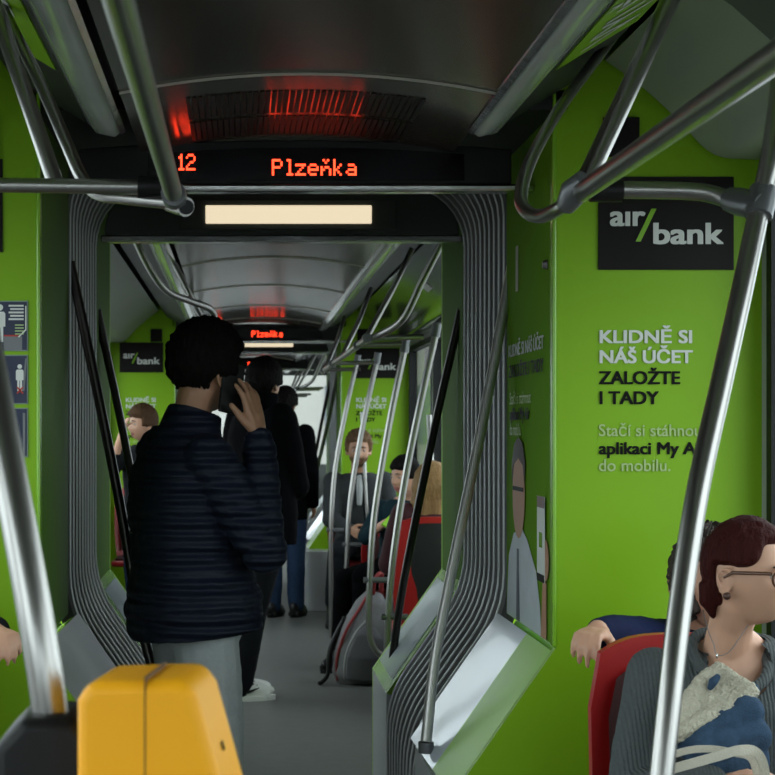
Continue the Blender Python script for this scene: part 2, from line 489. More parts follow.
    MB().box((-.215, y0+1.772, 2.115), (.56, y0+1.785, 2.225)).build('housing', M['frame_dark'], t, smooth=None, bevel=.004)
    MB().box((-.123, y0+1.764, 2.137), (.470, y0+1.776, 2.202)).build('diffuser', M['lamp'], t, smooth=None, bevel=.003)
    # display
    yd = y0+(0, -.98)[idx]
    display(yd, ['big red dot-matrix display reading 12 Plzeňka above the near gangway', 'smaller red dot-matrix display reading Plzeňka over the far gangway'][idx])
def display(yd, lab):
    y0 = yd
    t = thing('destination_display', (.17, y0+.33, 2.07), lab, 'display', 'destination displays')
    top = [(-.44+1.18*i/16, 2.165+.025*(1-((i-8)/8)**2)) for i in range(17)]
    MB().prism([(-.44, 2.068), (.74, 2.068)]+top[::-1], 'y', y0+.33, y0+.40).build('housing', M['black'], t, smooth=None, bevel=.004)
    top = [(-.25+.86*i/16, 2.150+.018*(1-((i-8)/8)**2)) for i in range(17)]
    MB().prism([(-.25, 2.078), (.61, 2.078)]+top[::-1], 'y', y0+.322, y0+.331).build('screen', M['screen'], t, smooth=None)
    led(t, y0+.320)
    struct(MB().box((-.5, y0+.30, 2.046), (.8, y0+.36, 2.066)).build('trim_3', M['alu'], smooth=None, bevel=.006))

FONT = {
 'P': ['11110','10001','10001','11110','10000','10000','10000'],
 'l': ['0110','0010','0010','0010','0010','0010','0111'],
 'z': ['00000','00000','11111','00010','00100','01000','11111'],
 'e': ['00000','00000','01110','10001','11111','10000','01110'],
 'n': ['01010','00100','00000','10110','11001','10001','10001'],
 'k': ['10000','10000','10010','10100','11000','10100','10010'],
 'a': ['00000','00000','01110','00001','01111','10001','01111'],
 '1': ['0010','0110','0010','0010','0010','0010','0111'],
 '2': ['01110','10001','00001','00110','01000','10000','11111'],
}
def led(parent, y):
    def word(chars, x0, z0, px, pz, wide=1.0):
        b = MB(); x = x0
        for ch in chars:
            g = FONT[ch]; w = len(g[0])
            for r, row in enumerate(g):
                for c, v in enumerate(row):
                    if v == '1':
                        cx = x+c*px; cz = z0+(6-r)*pz
                        b.box((cx, y-.001, cz), (cx+px*.93, y+.003, cz+pz*.86))
            x += (w+1)*px
        return b
    word('12', -.172, 2.106, .0051, .0064).build('lettering', M['led'], parent, smooth=None)
    word('Plzenka', .087, 2.092, .00575, .0064).build('lettering', M['led'], parent, smooth=None)
for i, y0 in enumerate(JOINTS):
    joint(y0, i)
display(18.1, 'tiny red dot-matrix display in the farthest car, just above the lit windscreen')
# ventilation grilles in the ceiling in front of each display
for i, y0 in enumerate((4.3, 12.32)):
    t = thing('ventilation_grille', (.155, y0-.02, 2.19), ['long slotted grille in the ceiling before the big red display', 'far slotted grille in the ceiling before the second red display'][i], 'grille', 'ceiling grilles')
    k = MB(); s = MB()
    n = 39
    for (ya, yb, w0) in ((y0-.30, y0-.03, 1.0), (y0+.02, y0+.28, .98)):
        for j in range(n):
            x = -.13+.57*(j+.5)/n
            k.add([(x-.0052, ya, ceiling_z(x)-.0025), (x+.0052, ya, ceiling_z(x)-.0025), (x+.0052, yb, ceiling_z(x)-.0025), (x-.0052, yb, ceiling_z(x)-.0025)], [(0, 1, 2, 3)])
    k.build('slots', M['recess'], t, smooth=None)
    xs = [-.27+.85*q/16 for q in range(17)]
    if i == 0: struct(MB().sheet([[(x, y0, ceiling_z(x)) for x in xs], [(x, y0+.335, ceiling_z(x)) for x in xs]]).build('ceiling', M['ceiling'], smooth=60))

# front end of the tram with its windscreen
E_ = 22.4
w = MB()
w.box((XL-.06, E_, 0), (XR+.06, E_+.08, .95)); w.box((XL-.06, E_, 2.12), (XR+.06, E_+.08, 2.42))
w.box((XL-.06, E_, .95), (XL+.08, E_+.08, 2.12)); w.box((XR-.08, E_, .95), (XR+.06, E_+.08, 2.12)); w.box((.42, E_, .95), (.48, E_+.08, 2.12))
struct(w.build('wall_front', M['frame_dark'], smooth=None))
wn_[0] += 1
struct(MB().box((XL+.08, E_+.03, .95), (XR-.08, E_+.04, 2.12)).build('window_%d' % wn_[0], M['glass'], smooth=None))
# rounded pale corner panels at the foot of the far partition
for sg in (1, -1):
    X = (lambda x: x) if sg > 0 else mir
    plan = [(X(.70), 13.30), (X(.478), 13.30), (X(.478), 13.16)]+[(X(.558-.08*math.cos(a*math.pi/12)), 13.16-.08*math.sin(a*math.pi/12)) for a in range(7)]+[(X(.62), 13.08), (X(.70), 13.12)]
    struct(MB().prism(plan, 'z', 0, .47).build('baseboard_far', M['panel_grey'], smooth=40, bevel=.01))
# street
struct(MB().box((-60, -40, -.5), (60, 120, -.4)).build('street', M['street'], smooth=None))
def facade(x0, x1, y0, y1, h, m, name, lab):
    t = thing('building', ((x0+x1)/2, y0, -.4), lab, 'building', 'buildings outside the windows')
    MB().box((x0, y0, -.4), (x1, y1, h)).build('wall', m, t, smooth=None)
    nx = int((x1-x0)/2.2)
    for i in range(nx):
        for j in range(int(h/3.2)):
            cx = x0+(i+.5)*(x1-x0)/nx
            MB().box((cx-.5, y0-.05, 1+j*3.2), (cx+.5, y0+.02, 2.7+j*3.2)).build('window', M['facade_dark'], t, smooth=None)
facade(-3, 9, 50, 56, 22, M['facade'], 'a', 'cream house front seen through the far windscreen')
# ------------------------------------------------------------------ adverts, stickers
def flat(name, poly, m, parent, y, th=.002, axis='y'):
    return MB().prism(poly, axis, y-th, y, m).build(name, None, parent, smooth=None)
def rect(x0, z0, x1, z1): return [(x0, z0), (x1, z0), (x1, z1), (x0, z1)]
WHERE = ['near', 'far']
def advert(y0, sg, idx):
    y = y0-.001
    side = ('right', 'left')[sg < 0]
    ref = [{1: 'behind the red-haired person', -1: 'beside the navy stickers'},
           {1: 'above the seated bearded person', -1: 'beside the phoning person'}][idx][sg]
    o = 0 if sg > 0 else -.008
    bx = .9055 if sg > 0 else -.942
    dz = 0 if sg > 0 else .045
    t = thing('logo_board', (bx+.17, y, 1.805+dz), 'black board with white and lime logo lettering ' + ref, 'sign', 'black logo boards')
    flat('board', rect(bx, 1.805+dz, bx+.342, 2.04+dz), M['board'], t, y, .004)
    yy = y-.0055
    lettering('lettering', 'aır', M['white_ink'], t, .090, .075, 0, (bx+.0285, yy, 1.4+(430-226)/395+dz), bold=.06)
    lettering('lettering', 'bank', M['white_ink'], t, .178, .075, 0, (bx+.138, yy, 1.4+(430-244)/395+dz), bold=.06)
    sx0, sz = bx+.0935, 1.4+(430-242)/395+dz
    flat('slash', [(sx0, sz), (sx0+.013, sz), (sx0+.053, sz+.083), (sx0+.040, sz+.083)], M['green_trim'], t, yy+.001, .001)
    hx = .917 if sg > 0 else -.70
    h = flat('hatch_cover', rect(hx, 2.09, hx+.092, 2.19), M['board'], None, y, .006)
    tag(h, 'small square black cover high on the green wall, ' + ref, 'cover', 'small black covers')
    lx = .909 if sg > 0 else (-.967, -.893)[idx]
    t = thing('advert_lettering', (lx, y, 1.3), 'white and black Czech slogan lettering ' + ref, 'advertisement', 'slogan lettering')
    yy = y-.0012
    Z = lambda p: 1.4+(430-p)/395
    lettering('lettering', 'KLIDNĚ SI', M['white_ink'], t, .234, .046, 0, (lx, yy, Z(343)), bold=.062)
    lettering('lettering', 'NÁŠ ÚČET', M['white_ink'], t, .236, .046, 0, (lx, yy, Z(363)), bold=.062)
    lettering('lettering', 'ZALOŽTE', M['black_ink'], t, .206, .046, 0, (lx-.002, yy, Z(384)), bold=.062)
    lettering('lettering', 'I TADY', M['black_ink'], t, .150, .046, 0, (lx, yy, Z(404)), bold=.062)
    lettering('lettering', 'Stačí si stáhnout', M['grey_ink'], t, .275, .043, 0, (lx-.002, yy, Z(436)), bold=.02)
    lettering('lettering', 'aplikaci My Air', M['black_ink'], t, .274, .043, 0, (lx-.002, yy, Z(454)), bold=.06)
    lettering('lettering', 'do mobilu.', M['grey_ink'], t, .181, .043, 0, (lx-.002, yy, Z(471)), bold=.02)
for i, y0 in enumerate(JOINTS):
    for sg in (1, -1): advert(y0, sg, i)

# printed poster on the near side wall of each gangway, right hand
def side_poster(y0, idx):
    x = .7985
    t = thing('advert_poster', (x, y0+.45, .85), ['printed advert figure in pale shirt and tie holding up a phone, beside near bellows',
                                               'tiny printed figure advert beside the far bellows'][idx], 'poster', 'gangway posters')
    dy = y0-4.3
    def shp(name, pts, m, lift):
        return MB().prism([(p[0]+dy, p[1]) for p in pts], 'x', x-lift-.0006, x-lift, m).build(name, None, t, smooth=None)
    def oval(cy, cz, ry, rz, n=20): return [(cy+ry*math.cos(2*math.pi*k/n), cz+rz*math.sin(2*math.pi*k/n)) for k in range(n)]
    shp('printed_shirt', [(5.08, .853), (4.50, .853), (4.52, .93), (4.58, 1.02), (4.72, 1.095), (4.80, 1.12), (4.95, 1.10), (5.04, 1.03)], M['shirt_print'], .001)
    shp('printed_tie', [(4.90, .853), (4.84, .853), (4.86, 1.06), (4.89, 1.06)], M['navy_sticker'], .002)
    shp('printed_face', oval(4.86, 1.215, .105, .125), M['skin_print'], .002)
    shp('printed_hair', [(4.97, 1.24), (4.975, 1.30), (4.93, 1.36), (4.86, 1.38), (4.79, 1.365), (4.745, 1.31), (4.755, 1.25), (4.78, 1.30), (4.86, 1.32), (4.94, 1.30)], M['hair_print'], .003)
    shp('printed_glasses', [(4.95, 1.238), (4.77, 1.238), (4.77, 1.226), (4.95, 1.226)], M['black_ink'], .004)
    shp('printed_arm', [(4.50, .853), (4.42, .853), (4.42, 1.00), (4.47, 1.01)], M['skin_print'], .002)
    shp('printed_hand', oval(4.43, 1.06, .05, .055), M['skin_print'], .003)
    shp('printed_phone', [(4.545, 1.00), (4.43, 1.00), (4.43, 1.225), (4.545, 1.225)], M['white_ink'], .004)
    shp('printed_phone', [(4.54, 1.195), (4.435, 1.195), (4.435, 1.225), (4.54, 1.225)], mat('print_brown', (.12, .03, .02), .3), .005)
    shp('printed_phone', [(4.54, 1.00), (4.435, 1.00), (4.435, 1.02), (4.54, 1.02)], M['black_ink'], .005)
    shp('printed_button', [(4.51, 1.09), (4.465, 1.09), (4.465, 1.13), (4.51, 1.13)], M['green_trim'], .005)
    def L(body, m, z, w, ystart, off):
        lettering('lettering', body, m, t, w, .05, 0, (x-.002, ystart+dy, z), 'left', bold=off)
    L('KLIDNĚ SI NÁŠ ÚČET', M['white_ink'], 1.615, .58, 5.04, .05)
    L('ZALOŽTE I TADY', M['black_ink'], 1.555, .58, 5.04, .05)
    L('Stačí si stáhnout', M['grey_ink'], 1.475, .36, 5.02, 0)
    L('aplikaci My Air', M['black_ink'], 1.43, .34, 5.02, .05)
    L('do mobilu.', M['grey_ink'], 1.385, .2, 5.02, 0)
    for k, zz in enumerate((1.83,)):
        b = MB().tube([(x-.001, y0+.12, zz), (x-.012, y0+.12, zz)], [.013, .009], 10, M['steel']); b.build('bolt', None, t, smooth=30)
side_poster(4.3, 0)
for sg in (1, -1):
    pass
s = MB().prism([(4.92, 1.80), (4.88, 1.80), (4.88, 1.93), (4.92, 1.93)], 'x', .7975, .799, mat('tape_sticker', (.36, .34, .22), .5)).build('label_sticker', None, None, smooth=None)
tag(s, 'narrow upright pale sticker high on the glossy green gangway side', 'sticker')

cs = MB().prism([(1.03, 2.247), (1.085, 2.197), (1.083, 2.194), (1.028, 2.244)], 'y', 9.55, 9.80, M['white_ink']).build('label_sticker', None, None, smooth=None)
tag(cs, 'white sticker on the dark glossy lining over the curved poles', 'sticker')
# info stickers on the near left partition
def pictogram(cx, z0, h, m, b, y):
    r = h*.085
    b.prism([(cx+r*math.cos(2*math.pi*k/14), z0+h*.9+r*math.sin(2*math.pi*k/14)) for k in range(14)], 'y', y-.0006, y, m)
    w = h*.14
    b.prism([(cx-w, z0+h*.40), (cx-w, z0+h*.74), (cx-w*.7, z0+h*.79), (cx+w*.7, z0+h*.79), (cx+w, z0+h*.74), (cx+w, z0+h*.40), (cx+w*.62, z0+h*.40), (cx+w*.62, z0), (cx+w*.08, z0), (cx+w*.08, z0+h*.38), (cx-w*.08, z0+h*.38), (cx-w*.08, z0), (cx-w*.62, z0), (cx-w*.62, z0+h*.40)], 'y', y-.0006, y, m)
def info(px1, pya, pyb, lab, kind):
    y = 4.298
    x1 = (px1-240)*4.3/1700; z1 = 1.4+(430-pya)*4.3/1700; z0 = 1.4+(430-pyb)*4.3/1700; x0 = x1-.135
    t = thing('info_sticker', ((x0+x1)/2, y, z0), lab, 'sticker', 'navy pictogram stickers')
    flat('backing', rect(x0-.003, z0-.003, x1+.003, z1+.003), mat('sticker_edge', (.20, .26, .20), .4) if 'sticker_edge' not in bpy.data.materials else bpy.data.materials['sticker_edge'], t, y, .0008)
    flat('field', rect(x0, z0, x1, z1), M['navy_sticker'], t, y-.0009, .0006)
    b = MB(); yy = y-.0017; H = z1-z0
    if kind == 0:
        pictogram(x1-.068, z0+.02, H*.80, M['white_ink'], b, yy)
        for k in range(5):
            wz = z1-.012-k*.0085
            b.prism(rect(x1-.046+.004*(k % 2), wz, x1-.008, wz+.0045), 'y', yy-.0006, yy, M['white_ink'])
        for k in range(4):
            wz = z1-.060-k*.0075
            b.prism(rect(x1-.030, wz, x1-.008, wz+.003), 'y', yy-.0006, yy, M['grey_ink'])
        b.prism([(x1-.058, z0), (x1-.012, z0), (x1-.012, z0+.034), (x1-.022, z0+.034), (x1-.058, z0+.034)], 'y', yy-.0005, yy, M['clamp'])
        b.prism(rect(x1-.058, z0+.034, x1-.022, z0+.038), 'y', yy-.0006, yy, M['red_ink'])
        b.prism([(x1-.022, z0+.034), (x1-.004, z0+.052), (x1-.004, z1-.01), (x1-.001, z1-.01), (x1-.001, z0+.05), (x1-.020, z0+.031)], 'y', yy-.0006, yy, M['white_ink'])
    elif kind == 1:
        pictogram(x1-.018, z0+.030, H*.58, M['white_ink'], b, yy)
        b.prism([(x1-.012, z0+.03), (x1-.006, z0+.03), (x1+.0, z1-.006), (x1-.004, z1-.006)], 'y', yy-.0005, yy, M['clamp'])
        for s_ in (1, -1):
            b.prism([(x1-.026, z0+.032-.007*s_), (x1-.023, z0+.032-.007*s_-.002*s_), (x1-.008, z0+.032+.007*s_), (x1-.011, z0+.032+.009*s_)], 'y', yy-.0014, yy-.0007, M['red_ink'])
    else:
        pictogram(x1-.05, z0+.01, H*.8, M['white_ink'], b, yy)
        b.prism([(x1-.010, z0), (x1-.004, z0), (x1-.004, z1-.01), (x1-.010, z1-.01)], 'y', yy-.0006, yy, M['clamp'])
    b.build('pictogram', None, t, smooth=None)
info(27, 302, 350, 'topmost navy sticker of the stack, white standing figure beside text lines', 0)
info(27, 356, 403, 'middle navy sticker of the stack, small white figure with a red cross', 1)
info(27, 409, 456, 'lowest navy sticker of the stack, mostly behind the near steel pole', 2)

# green lettered strips between light strip and cove
for sg in (1, -1):
    X = (lambda x: x) if sg > 0 else mir
    t = thing('advert_strip', (X(.77), 3.6, 2.2), ['lime advert strip with pale letters under the roof, next to pale cove lining', 'lime strip under the roof above the two thin tubes and the navy stickers'][sg < 0], 'advertisement', 'lettered strips under the roof')
    nx, nz = -.52*sg, .85
    a_, b_ = Vector((X(.682), 0, 2.182)), Vector((X(.858), 0, 2.289))
    n_ = Vector((.52*sg, 0, -.85)).normalized(); 
    MB().prism([(a_.x, a_.z), (b_.x, b_.z), (b_.x+n_.x*.004, b_.z+n_.z*.004), (a_.x+n_.x*.004, a_.z+n_.z*.004)], 'y', -3, 3.68).build('strip', M['green'], t, smooth=None)
    me = text('VYUŽIJTE NÁŠ ÚČET', .195, 0)
    me.materials.clear(); me.materials.append(M['white_ink'])
    up = (a_-b_).normalized(); org = b_+up*.032+n_*.006
    for v in me.vertices:
        y = 3.60-v.co.x if sg > 0 else 1.5+v.co.x
        p = org+up*v.co.y; v.co = Vector((p.x, y, p.z))
    o = bpy.data.objects.new('lettering', me); COL.objects.link(o); put(o, t)
# dark pillar band across the near right cove
for sg in (1, -1):
    X = (lambda x: x) if sg > 0 else mir
    band = [(X(.905), 2.325), (X(.99), 2.265), (X(1.08), 2.185), (X(1.18), 2.07), (X(1.32), 2.06)]
    b = MB().sheet([[(x, 3.10, z-.012) for x, z in band], [(x, 3.42, z-.012) for x, z in band]])
    b.sheet([[(x, 3.42, z-.012) for x, z in band], [(x, 3.42, z+.03) for x, z in band]])
    struct(b.build('trim_5', M['frame_dark'], smooth=60))

# ------------------------------------------------------------------ handrails
def rails(t, parts):
    for (name, pts, r, m) in parts:
        MB().tube(pts, r, 14, m).build(name, None, t, smooth=60)
S_, D_, K_, B_ = M['steel'], M['steel_dark'], M['clamp'], M['black']
t = thing('handrail', (.56, 2.85, 1.79), 'brushed steel overhead rail with branching tubes, in front of the logo board', 'handrail', 'overhead handrails')
rails(t, [('rail', [(.56, -3.1, 1.79), (.56, 2.80, 1.79)], .0165, S_),
          ('hanger', [(.565, 2.80, 1.80), (.66, 2.88, 1.98), (.765, 2.97, 2.18)], .0165, S_),
          ('end_loop', spline([(.56, 2.80, 1.79), at(560, 208, 2.85), at(542, 216, 2.95), at(527, 212, 3.03), at(521, 196, 3.14), at(531, 160, 3.32), at(562, 105, 3.60), at(600, 54, 3.86), at(616, 32, 3.98)], 8), .0125, S_),
          ('crossbar', spline([at(588, 190, 2.80), at(640, 190, 2.80), at(700, 192, 2.79), at(730, 200, 2.77), at(752, 205, 2.72)], 6), .0145, S_),
          ('grip', [at(590, 190.5, 2.80), at(622, 190.5, 2.80)], .019, B_),
          ('clamp', [at(566, 206, 2.83), at(574, 192, 2.80), at(586, 181, 2.78)], [.017, .024, .020], K_),
          ('clamp', [at(728, 199, 2.77), at(740, 202, 2.75), at(764, 207, 2.70)], [.019, .023, .023], K_)])
t = thing('grab_pole', (.575, 2.3, 0), 'bent steel pole nearest the red-haired person, crossing in front', 'pole', 'near grab poles')
rails(t, [('tube', spline([at(782, 70, 2.8), at(772, 150, 2.73), at(757, 220, 2.70), at(741, 295, 2.63), at(721, 385, 2.55), at(698, 490, 2.45), at(681, 600, 2.38), at(669, 705, 2.32), at(657, 830, 2.28), at(652, 960, 2.26), (.55, 2.26, .03)], 8), .0165, S_),
          ('clamp', [at(764, 190, 2.72), at(758, 216, 2.70)], .0225, K_),
          ('foot', [(.55, 2.26, 0), (.55, 2.26, .03)], .035, K_)])
t = thing('handrail', (-.11, 2.88, 1.79), 'steel overhead rail ending in an open elbow near the red number 12', 'handrail', 'overhead handrails')
rails(t, [('rail', [(-.11, -3.1, 1.79), (-.11, 2.82, 1.79), (-.109, 2.88, 1.785)], .015, S_),
          ('crossbar', [at(-90, 184, 2.9), at(145, 187, 2.86)], .0125, S_),
          ('grip', [at(138, 187, 2.86), at(166, 187, 2.86)], .0185, B_),
          ('hanger', [at(-30, -60, 3.1), at(0, 20, 3.0), at(30, 108, 2.94), at(55, 182, 2.9)], .0145, S_),
          ('end_loop', spline([at(-20, -40, 3.3), at(8, 20, 3.2), at(38, 78, 3.1), at(66, 142, 3.0), at(82, 178, 2.96), at(98, 194, 2.93), at(125, 198, 2.90), at(172, 203, 2.86)], 8), .0115, S_),
          ('elbow', [at(168, 203, 2.87), at(178, 205, 2.86), at(186, 207, 2.84)], [.014, .0165, .0165], S_),
          ('end_opening', [at(185.5, 206.8, 2.842), at(187, 207.3, 2.836)], .0125, B_),
          ('clamp', [(-.11, 2.80, 1.79), (-.109, 2.84, 1.788)], .021, K_)])
t = thing('grab_pole', (-.175, 1.62, 0), 'blurred steel pole rising from the black base beside the yellow validator', 'pole', 'near grab poles')
rails(t, [('tube', spline([(-.46, 1.95, 2.18), at(-52, 180, 1.83), at(-20, 320, 1.74), at(3, 440, 1.68), at(22, 540, 1.64), at(38, 630, 1.615), at(50, 710, 1.61), at(56, 800, 1.62), (-.175, 1.62, .8), (-.175, 1.62, .02)], 8), .0175, S_),
          ('foot', [(-.175, 1.62, 0), (-.175, 1.62, .03)], .04, K_)])

# gangway poles: four at each joint
def gangway_pole(y, pts, m, lab):
    t = thing('gangway_pole', (pts[-1][0], pts[-1][1]+y, pts[-1][2]), lab, 'pole', 'slanting gangway poles')
    P = [(p[0], p[1]+y, p[2]) for p in pts]
    rails(t, [('tube', spline(P, 6), .0155, m), ('foot', [P[-1], (P[-1][0], P[-1][1], P[-1][2]-.03)], .022, K_)])
jA = [tuple(at(512, 265, 5.12)), tuple(at(483, 420, 5.02)), tuple(at(452, 570, 4.90)), tuple(at(435, 660, 4.83)), tuple(at(426, 742, 4.77))]
jK = [tuple(at(461, 310, 6.2)), tuple(at(434, 430, 6.32)), tuple(at(404, 580, 6.46)), tuple(at(392, 663, 6.52))]
mm = lambda P: [(mir(p[0]), p[1], p[2]) for p in P]
jL = [tuple(at(70, 262, 5.16)), tuple(at(97, 390, 5.14)), tuple(at(120, 505, 5.11)), tuple(at(140, 620, 5.08)), (-.235, 5.06, .60)]
gangway_pole(0, jA, M['steel_lit'], 'slanting steel pole between the near bellows and the glossy poster wall')
gangway_pole(0, jK, D_, 'dark slanting pole at the far edge of the near bellows, by the backpack')
gangway_pole(0, jL, D_, 'dark slanting pole along the bellows touching the back of the phoning person')
gangway_pole(0, mm(jK), D_, 'dark slanting pole ending behind the shoulder of the phoning person')
gangway_pole(9, jA, S_, 'thin steel pole in front of the far bellows, beside the seated bearded person')
gangway_pole(9, jK, D_, 'thin dark pole in the far gangway next to the distant standing passenger')
# middle and last car: overhead rail with curved poles to the seats
def car_rail(dy, side, lab):
    X = (lambda x: x) if side > 0 else (lambda x: .45-x)
    t = thing('handrail', (X(.56), 7.3+dy, 1.8), lab, 'handrail', 'overhead handrails')
    P = [(X(.83), 7.0+dy, 2.17), (X(.76), 7.1+dy, 2.02), (X(.69), 7.2+dy, 1.87), (X(.60), 7.35+dy, 1.81), (X(.56), 7.6+dy, 1.80), (X(.56), 9+dy, 1.80), (X(.56), 11.6+dy, 1.80)]
    if side < 0: P = [at(128, 222, 7.0), at(147, 264, 7.1), at(166, 290, 7.2), at(190, 301, 7.35), at(212, 311, 7.6), (-.11, 8.1, 1.845), (-.11, 9, 1.80), (-.11, 11.6, 1.80)]
    pr = [('rail', spline(P, 6), .0155, S_), ('hanger', [(X(.56), 9.4+dy, 1.80), (X(.66), 9.5+dy, 2.0), (X(.74), 9.6+dy, 2.2)], .0135, S_),
          ('hanger', [(X(.56), 7.6+dy+(.6 if side < 0 else 0), 1.80), (X(.68), 7.65+dy, 2.02), (X(.78), 7.7+dy, 2.22)], .0135, S_),
          ('end_loop', spline([(X(.56), 11.6+dy, 1.8), (X(.58), 11.75+dy, 1.81), (X(.66), 11.9+dy, 1.98), (X(.74), 12.0+dy, 2.2)], 5), .0135, S_)]
    for y in ((7.4, 8.0, 10.2, 11.3) if side > 0 else (9.2, 11.0)):
        pr.append(('crossbar', [(X(.56), y+dy, 1.80), (X(.80), y+dy, 1.805)], .0125, S_))
        pr.append(('clamp', [(X(.552), y+dy-.03, 1.80), (X(.552), y+dy+.03, 1.80)], .021, K_))
    rails(t, pr)
def seat_pole(pts, clampz, lab, hook=None, grp='curved poles of the middle car'):
    t = thing('seat_pole', tuple(pts[-1]), lab, 'pole', grp)
    P = spline(pts, 8)
    rails(t, [('tube', P, .0155, S_)])
    q = min(P, key=lambda p: abs(p.z-clampz))
    rails(t, [('clamp', [(q.x-.03, q.y, q.z), (q.x+.085, q.y, q.z)], .014, K_), ('clamp', [P[1], P[0]+Vector((0, 0, .02))], .021, K_)])
car_rail(0, 1, 'overhead rail of the middle car with crossbars to the four curved poles')
car_rail(0, -1, 'overhead rail of the middle car bending up above the head of the phoning person')
car_rail(9, 1, 'short looking overhead rail in the farthest car, beyond the second lamp')
seat_pole([at(358, 358, 11.3), at(346, 410, 11.3), at(335, 470, 11.3), at(331, 530, 11.3), at(331, 590, 11.3), (.605, 11.3, .02)], .74, 'farthest of the four curved poles, left of the seated bearded person')
seat_pole([at(378, 356, 10.2), at(364, 420, 10.2), at(351, 495, 10.2), at(347, 560, 10.2), at(346, 620, 10.2), (.636, 10.2, .02)], .72, 'curved pole passing in front of the seated bearded person')
seat_pole([at(406, 343, 8.0), at(390, 420, 8.0), at(375, 510, 8.0), at(370, 580, 8.0), at(369, 625, 8.0), at(374, 648, 8.0), at(388, 658, 8.02), (.80, 8.05, .32)], .70, 'curved pole hooked at its foot over the grey backpack')
seat_pole([at(437, 328, 7.4), at(421, 400, 7.4), at(405, 480, 7.4), at(393, 560, 7.4), at(388, 625, 7.4), at(387, 690, 7.4), (.635, 7.4, .02)], .58, 'nearest of the four curved poles, in front of the red seat edge')
for (a, b, lab) in ((((429, 415), (436, 556), 8.9), 0, 'straight upright pole rising beside the long fair hair'),
                    (((362, 412), (366, 500), 12.4), 0, 'short straight pole above the head of the seated bearded person')):
    p, q, d = a
    t = thing('seat_pole', tuple(at(*q, d)), lab, 'pole', 'straight poles of the middle car')
    e = at(*q, d); rails(t, [('tube', [at(*p, d), e, (e.x+.02, e.y, e.z-.25), (e.x+.02, e.y, .02)], .014, S_)])

# ------------------------------------------------------------------ ticket validator
mnt = MB()
pr = [(-.176, .85), (-.176, 1.095), (-.150, 1.122), (-.10, 1.122), (-.085, 1.105), (-.085, .85)]
t = tag(MB().prism([(x-.052, z+.012) for x, z in pr], 'y', 1.565, 1.68).build('validator_mount', M['black'], None, smooth=50, bevel=.018, bseg=4), 'rounded black base clamped round the blurred pole', 'mount')
val = thing('ticket_validator', (-.0765, 1.56, .874), 'yellow ticket validator box with a slot in its side', 'ticket validator')
val.rotation_euler.z = math.radians(-8)
def vput(o): o.parent = val; o.matrix_parent_inverse = Matrix.Identity(4); return o
body = [(-.062, 0), (-.062, .285), (-.052, .302), (.036, .306), (.048, .29), (.076, .19), (.085, 0)]
vput(MB().prism([(p[0], p[1]) for p in body], 'y', -.06, .06).build('body', M['yellow'], None, smooth=50, bevel=.011, bseg=4))
vput(MB().prism([(.0005, .0), (.0016, .0), (.0016, .308), (.0005, .308)], 'y', -.0606, .04).build('seam', mat('seam_brown', (.12, .05, .01), .6), None, smooth=None))
sl = MB().prism([(.0775, .105), (.0845, .105), (.0845, .02), (.0775, .02)], 'y', -.02, .03)
sl = MB()
def vx(z): return .076+(.19-z)*.009/.19 if z < .19 else .048+(.29-z)*.28
for (z0, z1, y0_, y1_, m) in ((.10, .205, -.022, .028, 'screen'), (.236, .244, -.015, -.005, 'screen')):
    sl.add([(vx(z0)+.0012, y0_, z0), (vx(z0)+.0012, y1_, z0), (vx(z1)+.0012, y1_, z1), (vx(z1)+.0012, y0_, z1)], [(0, 1, 2, 3)], M[m])
vput(sl.build('slot', None, None, smooth=None))

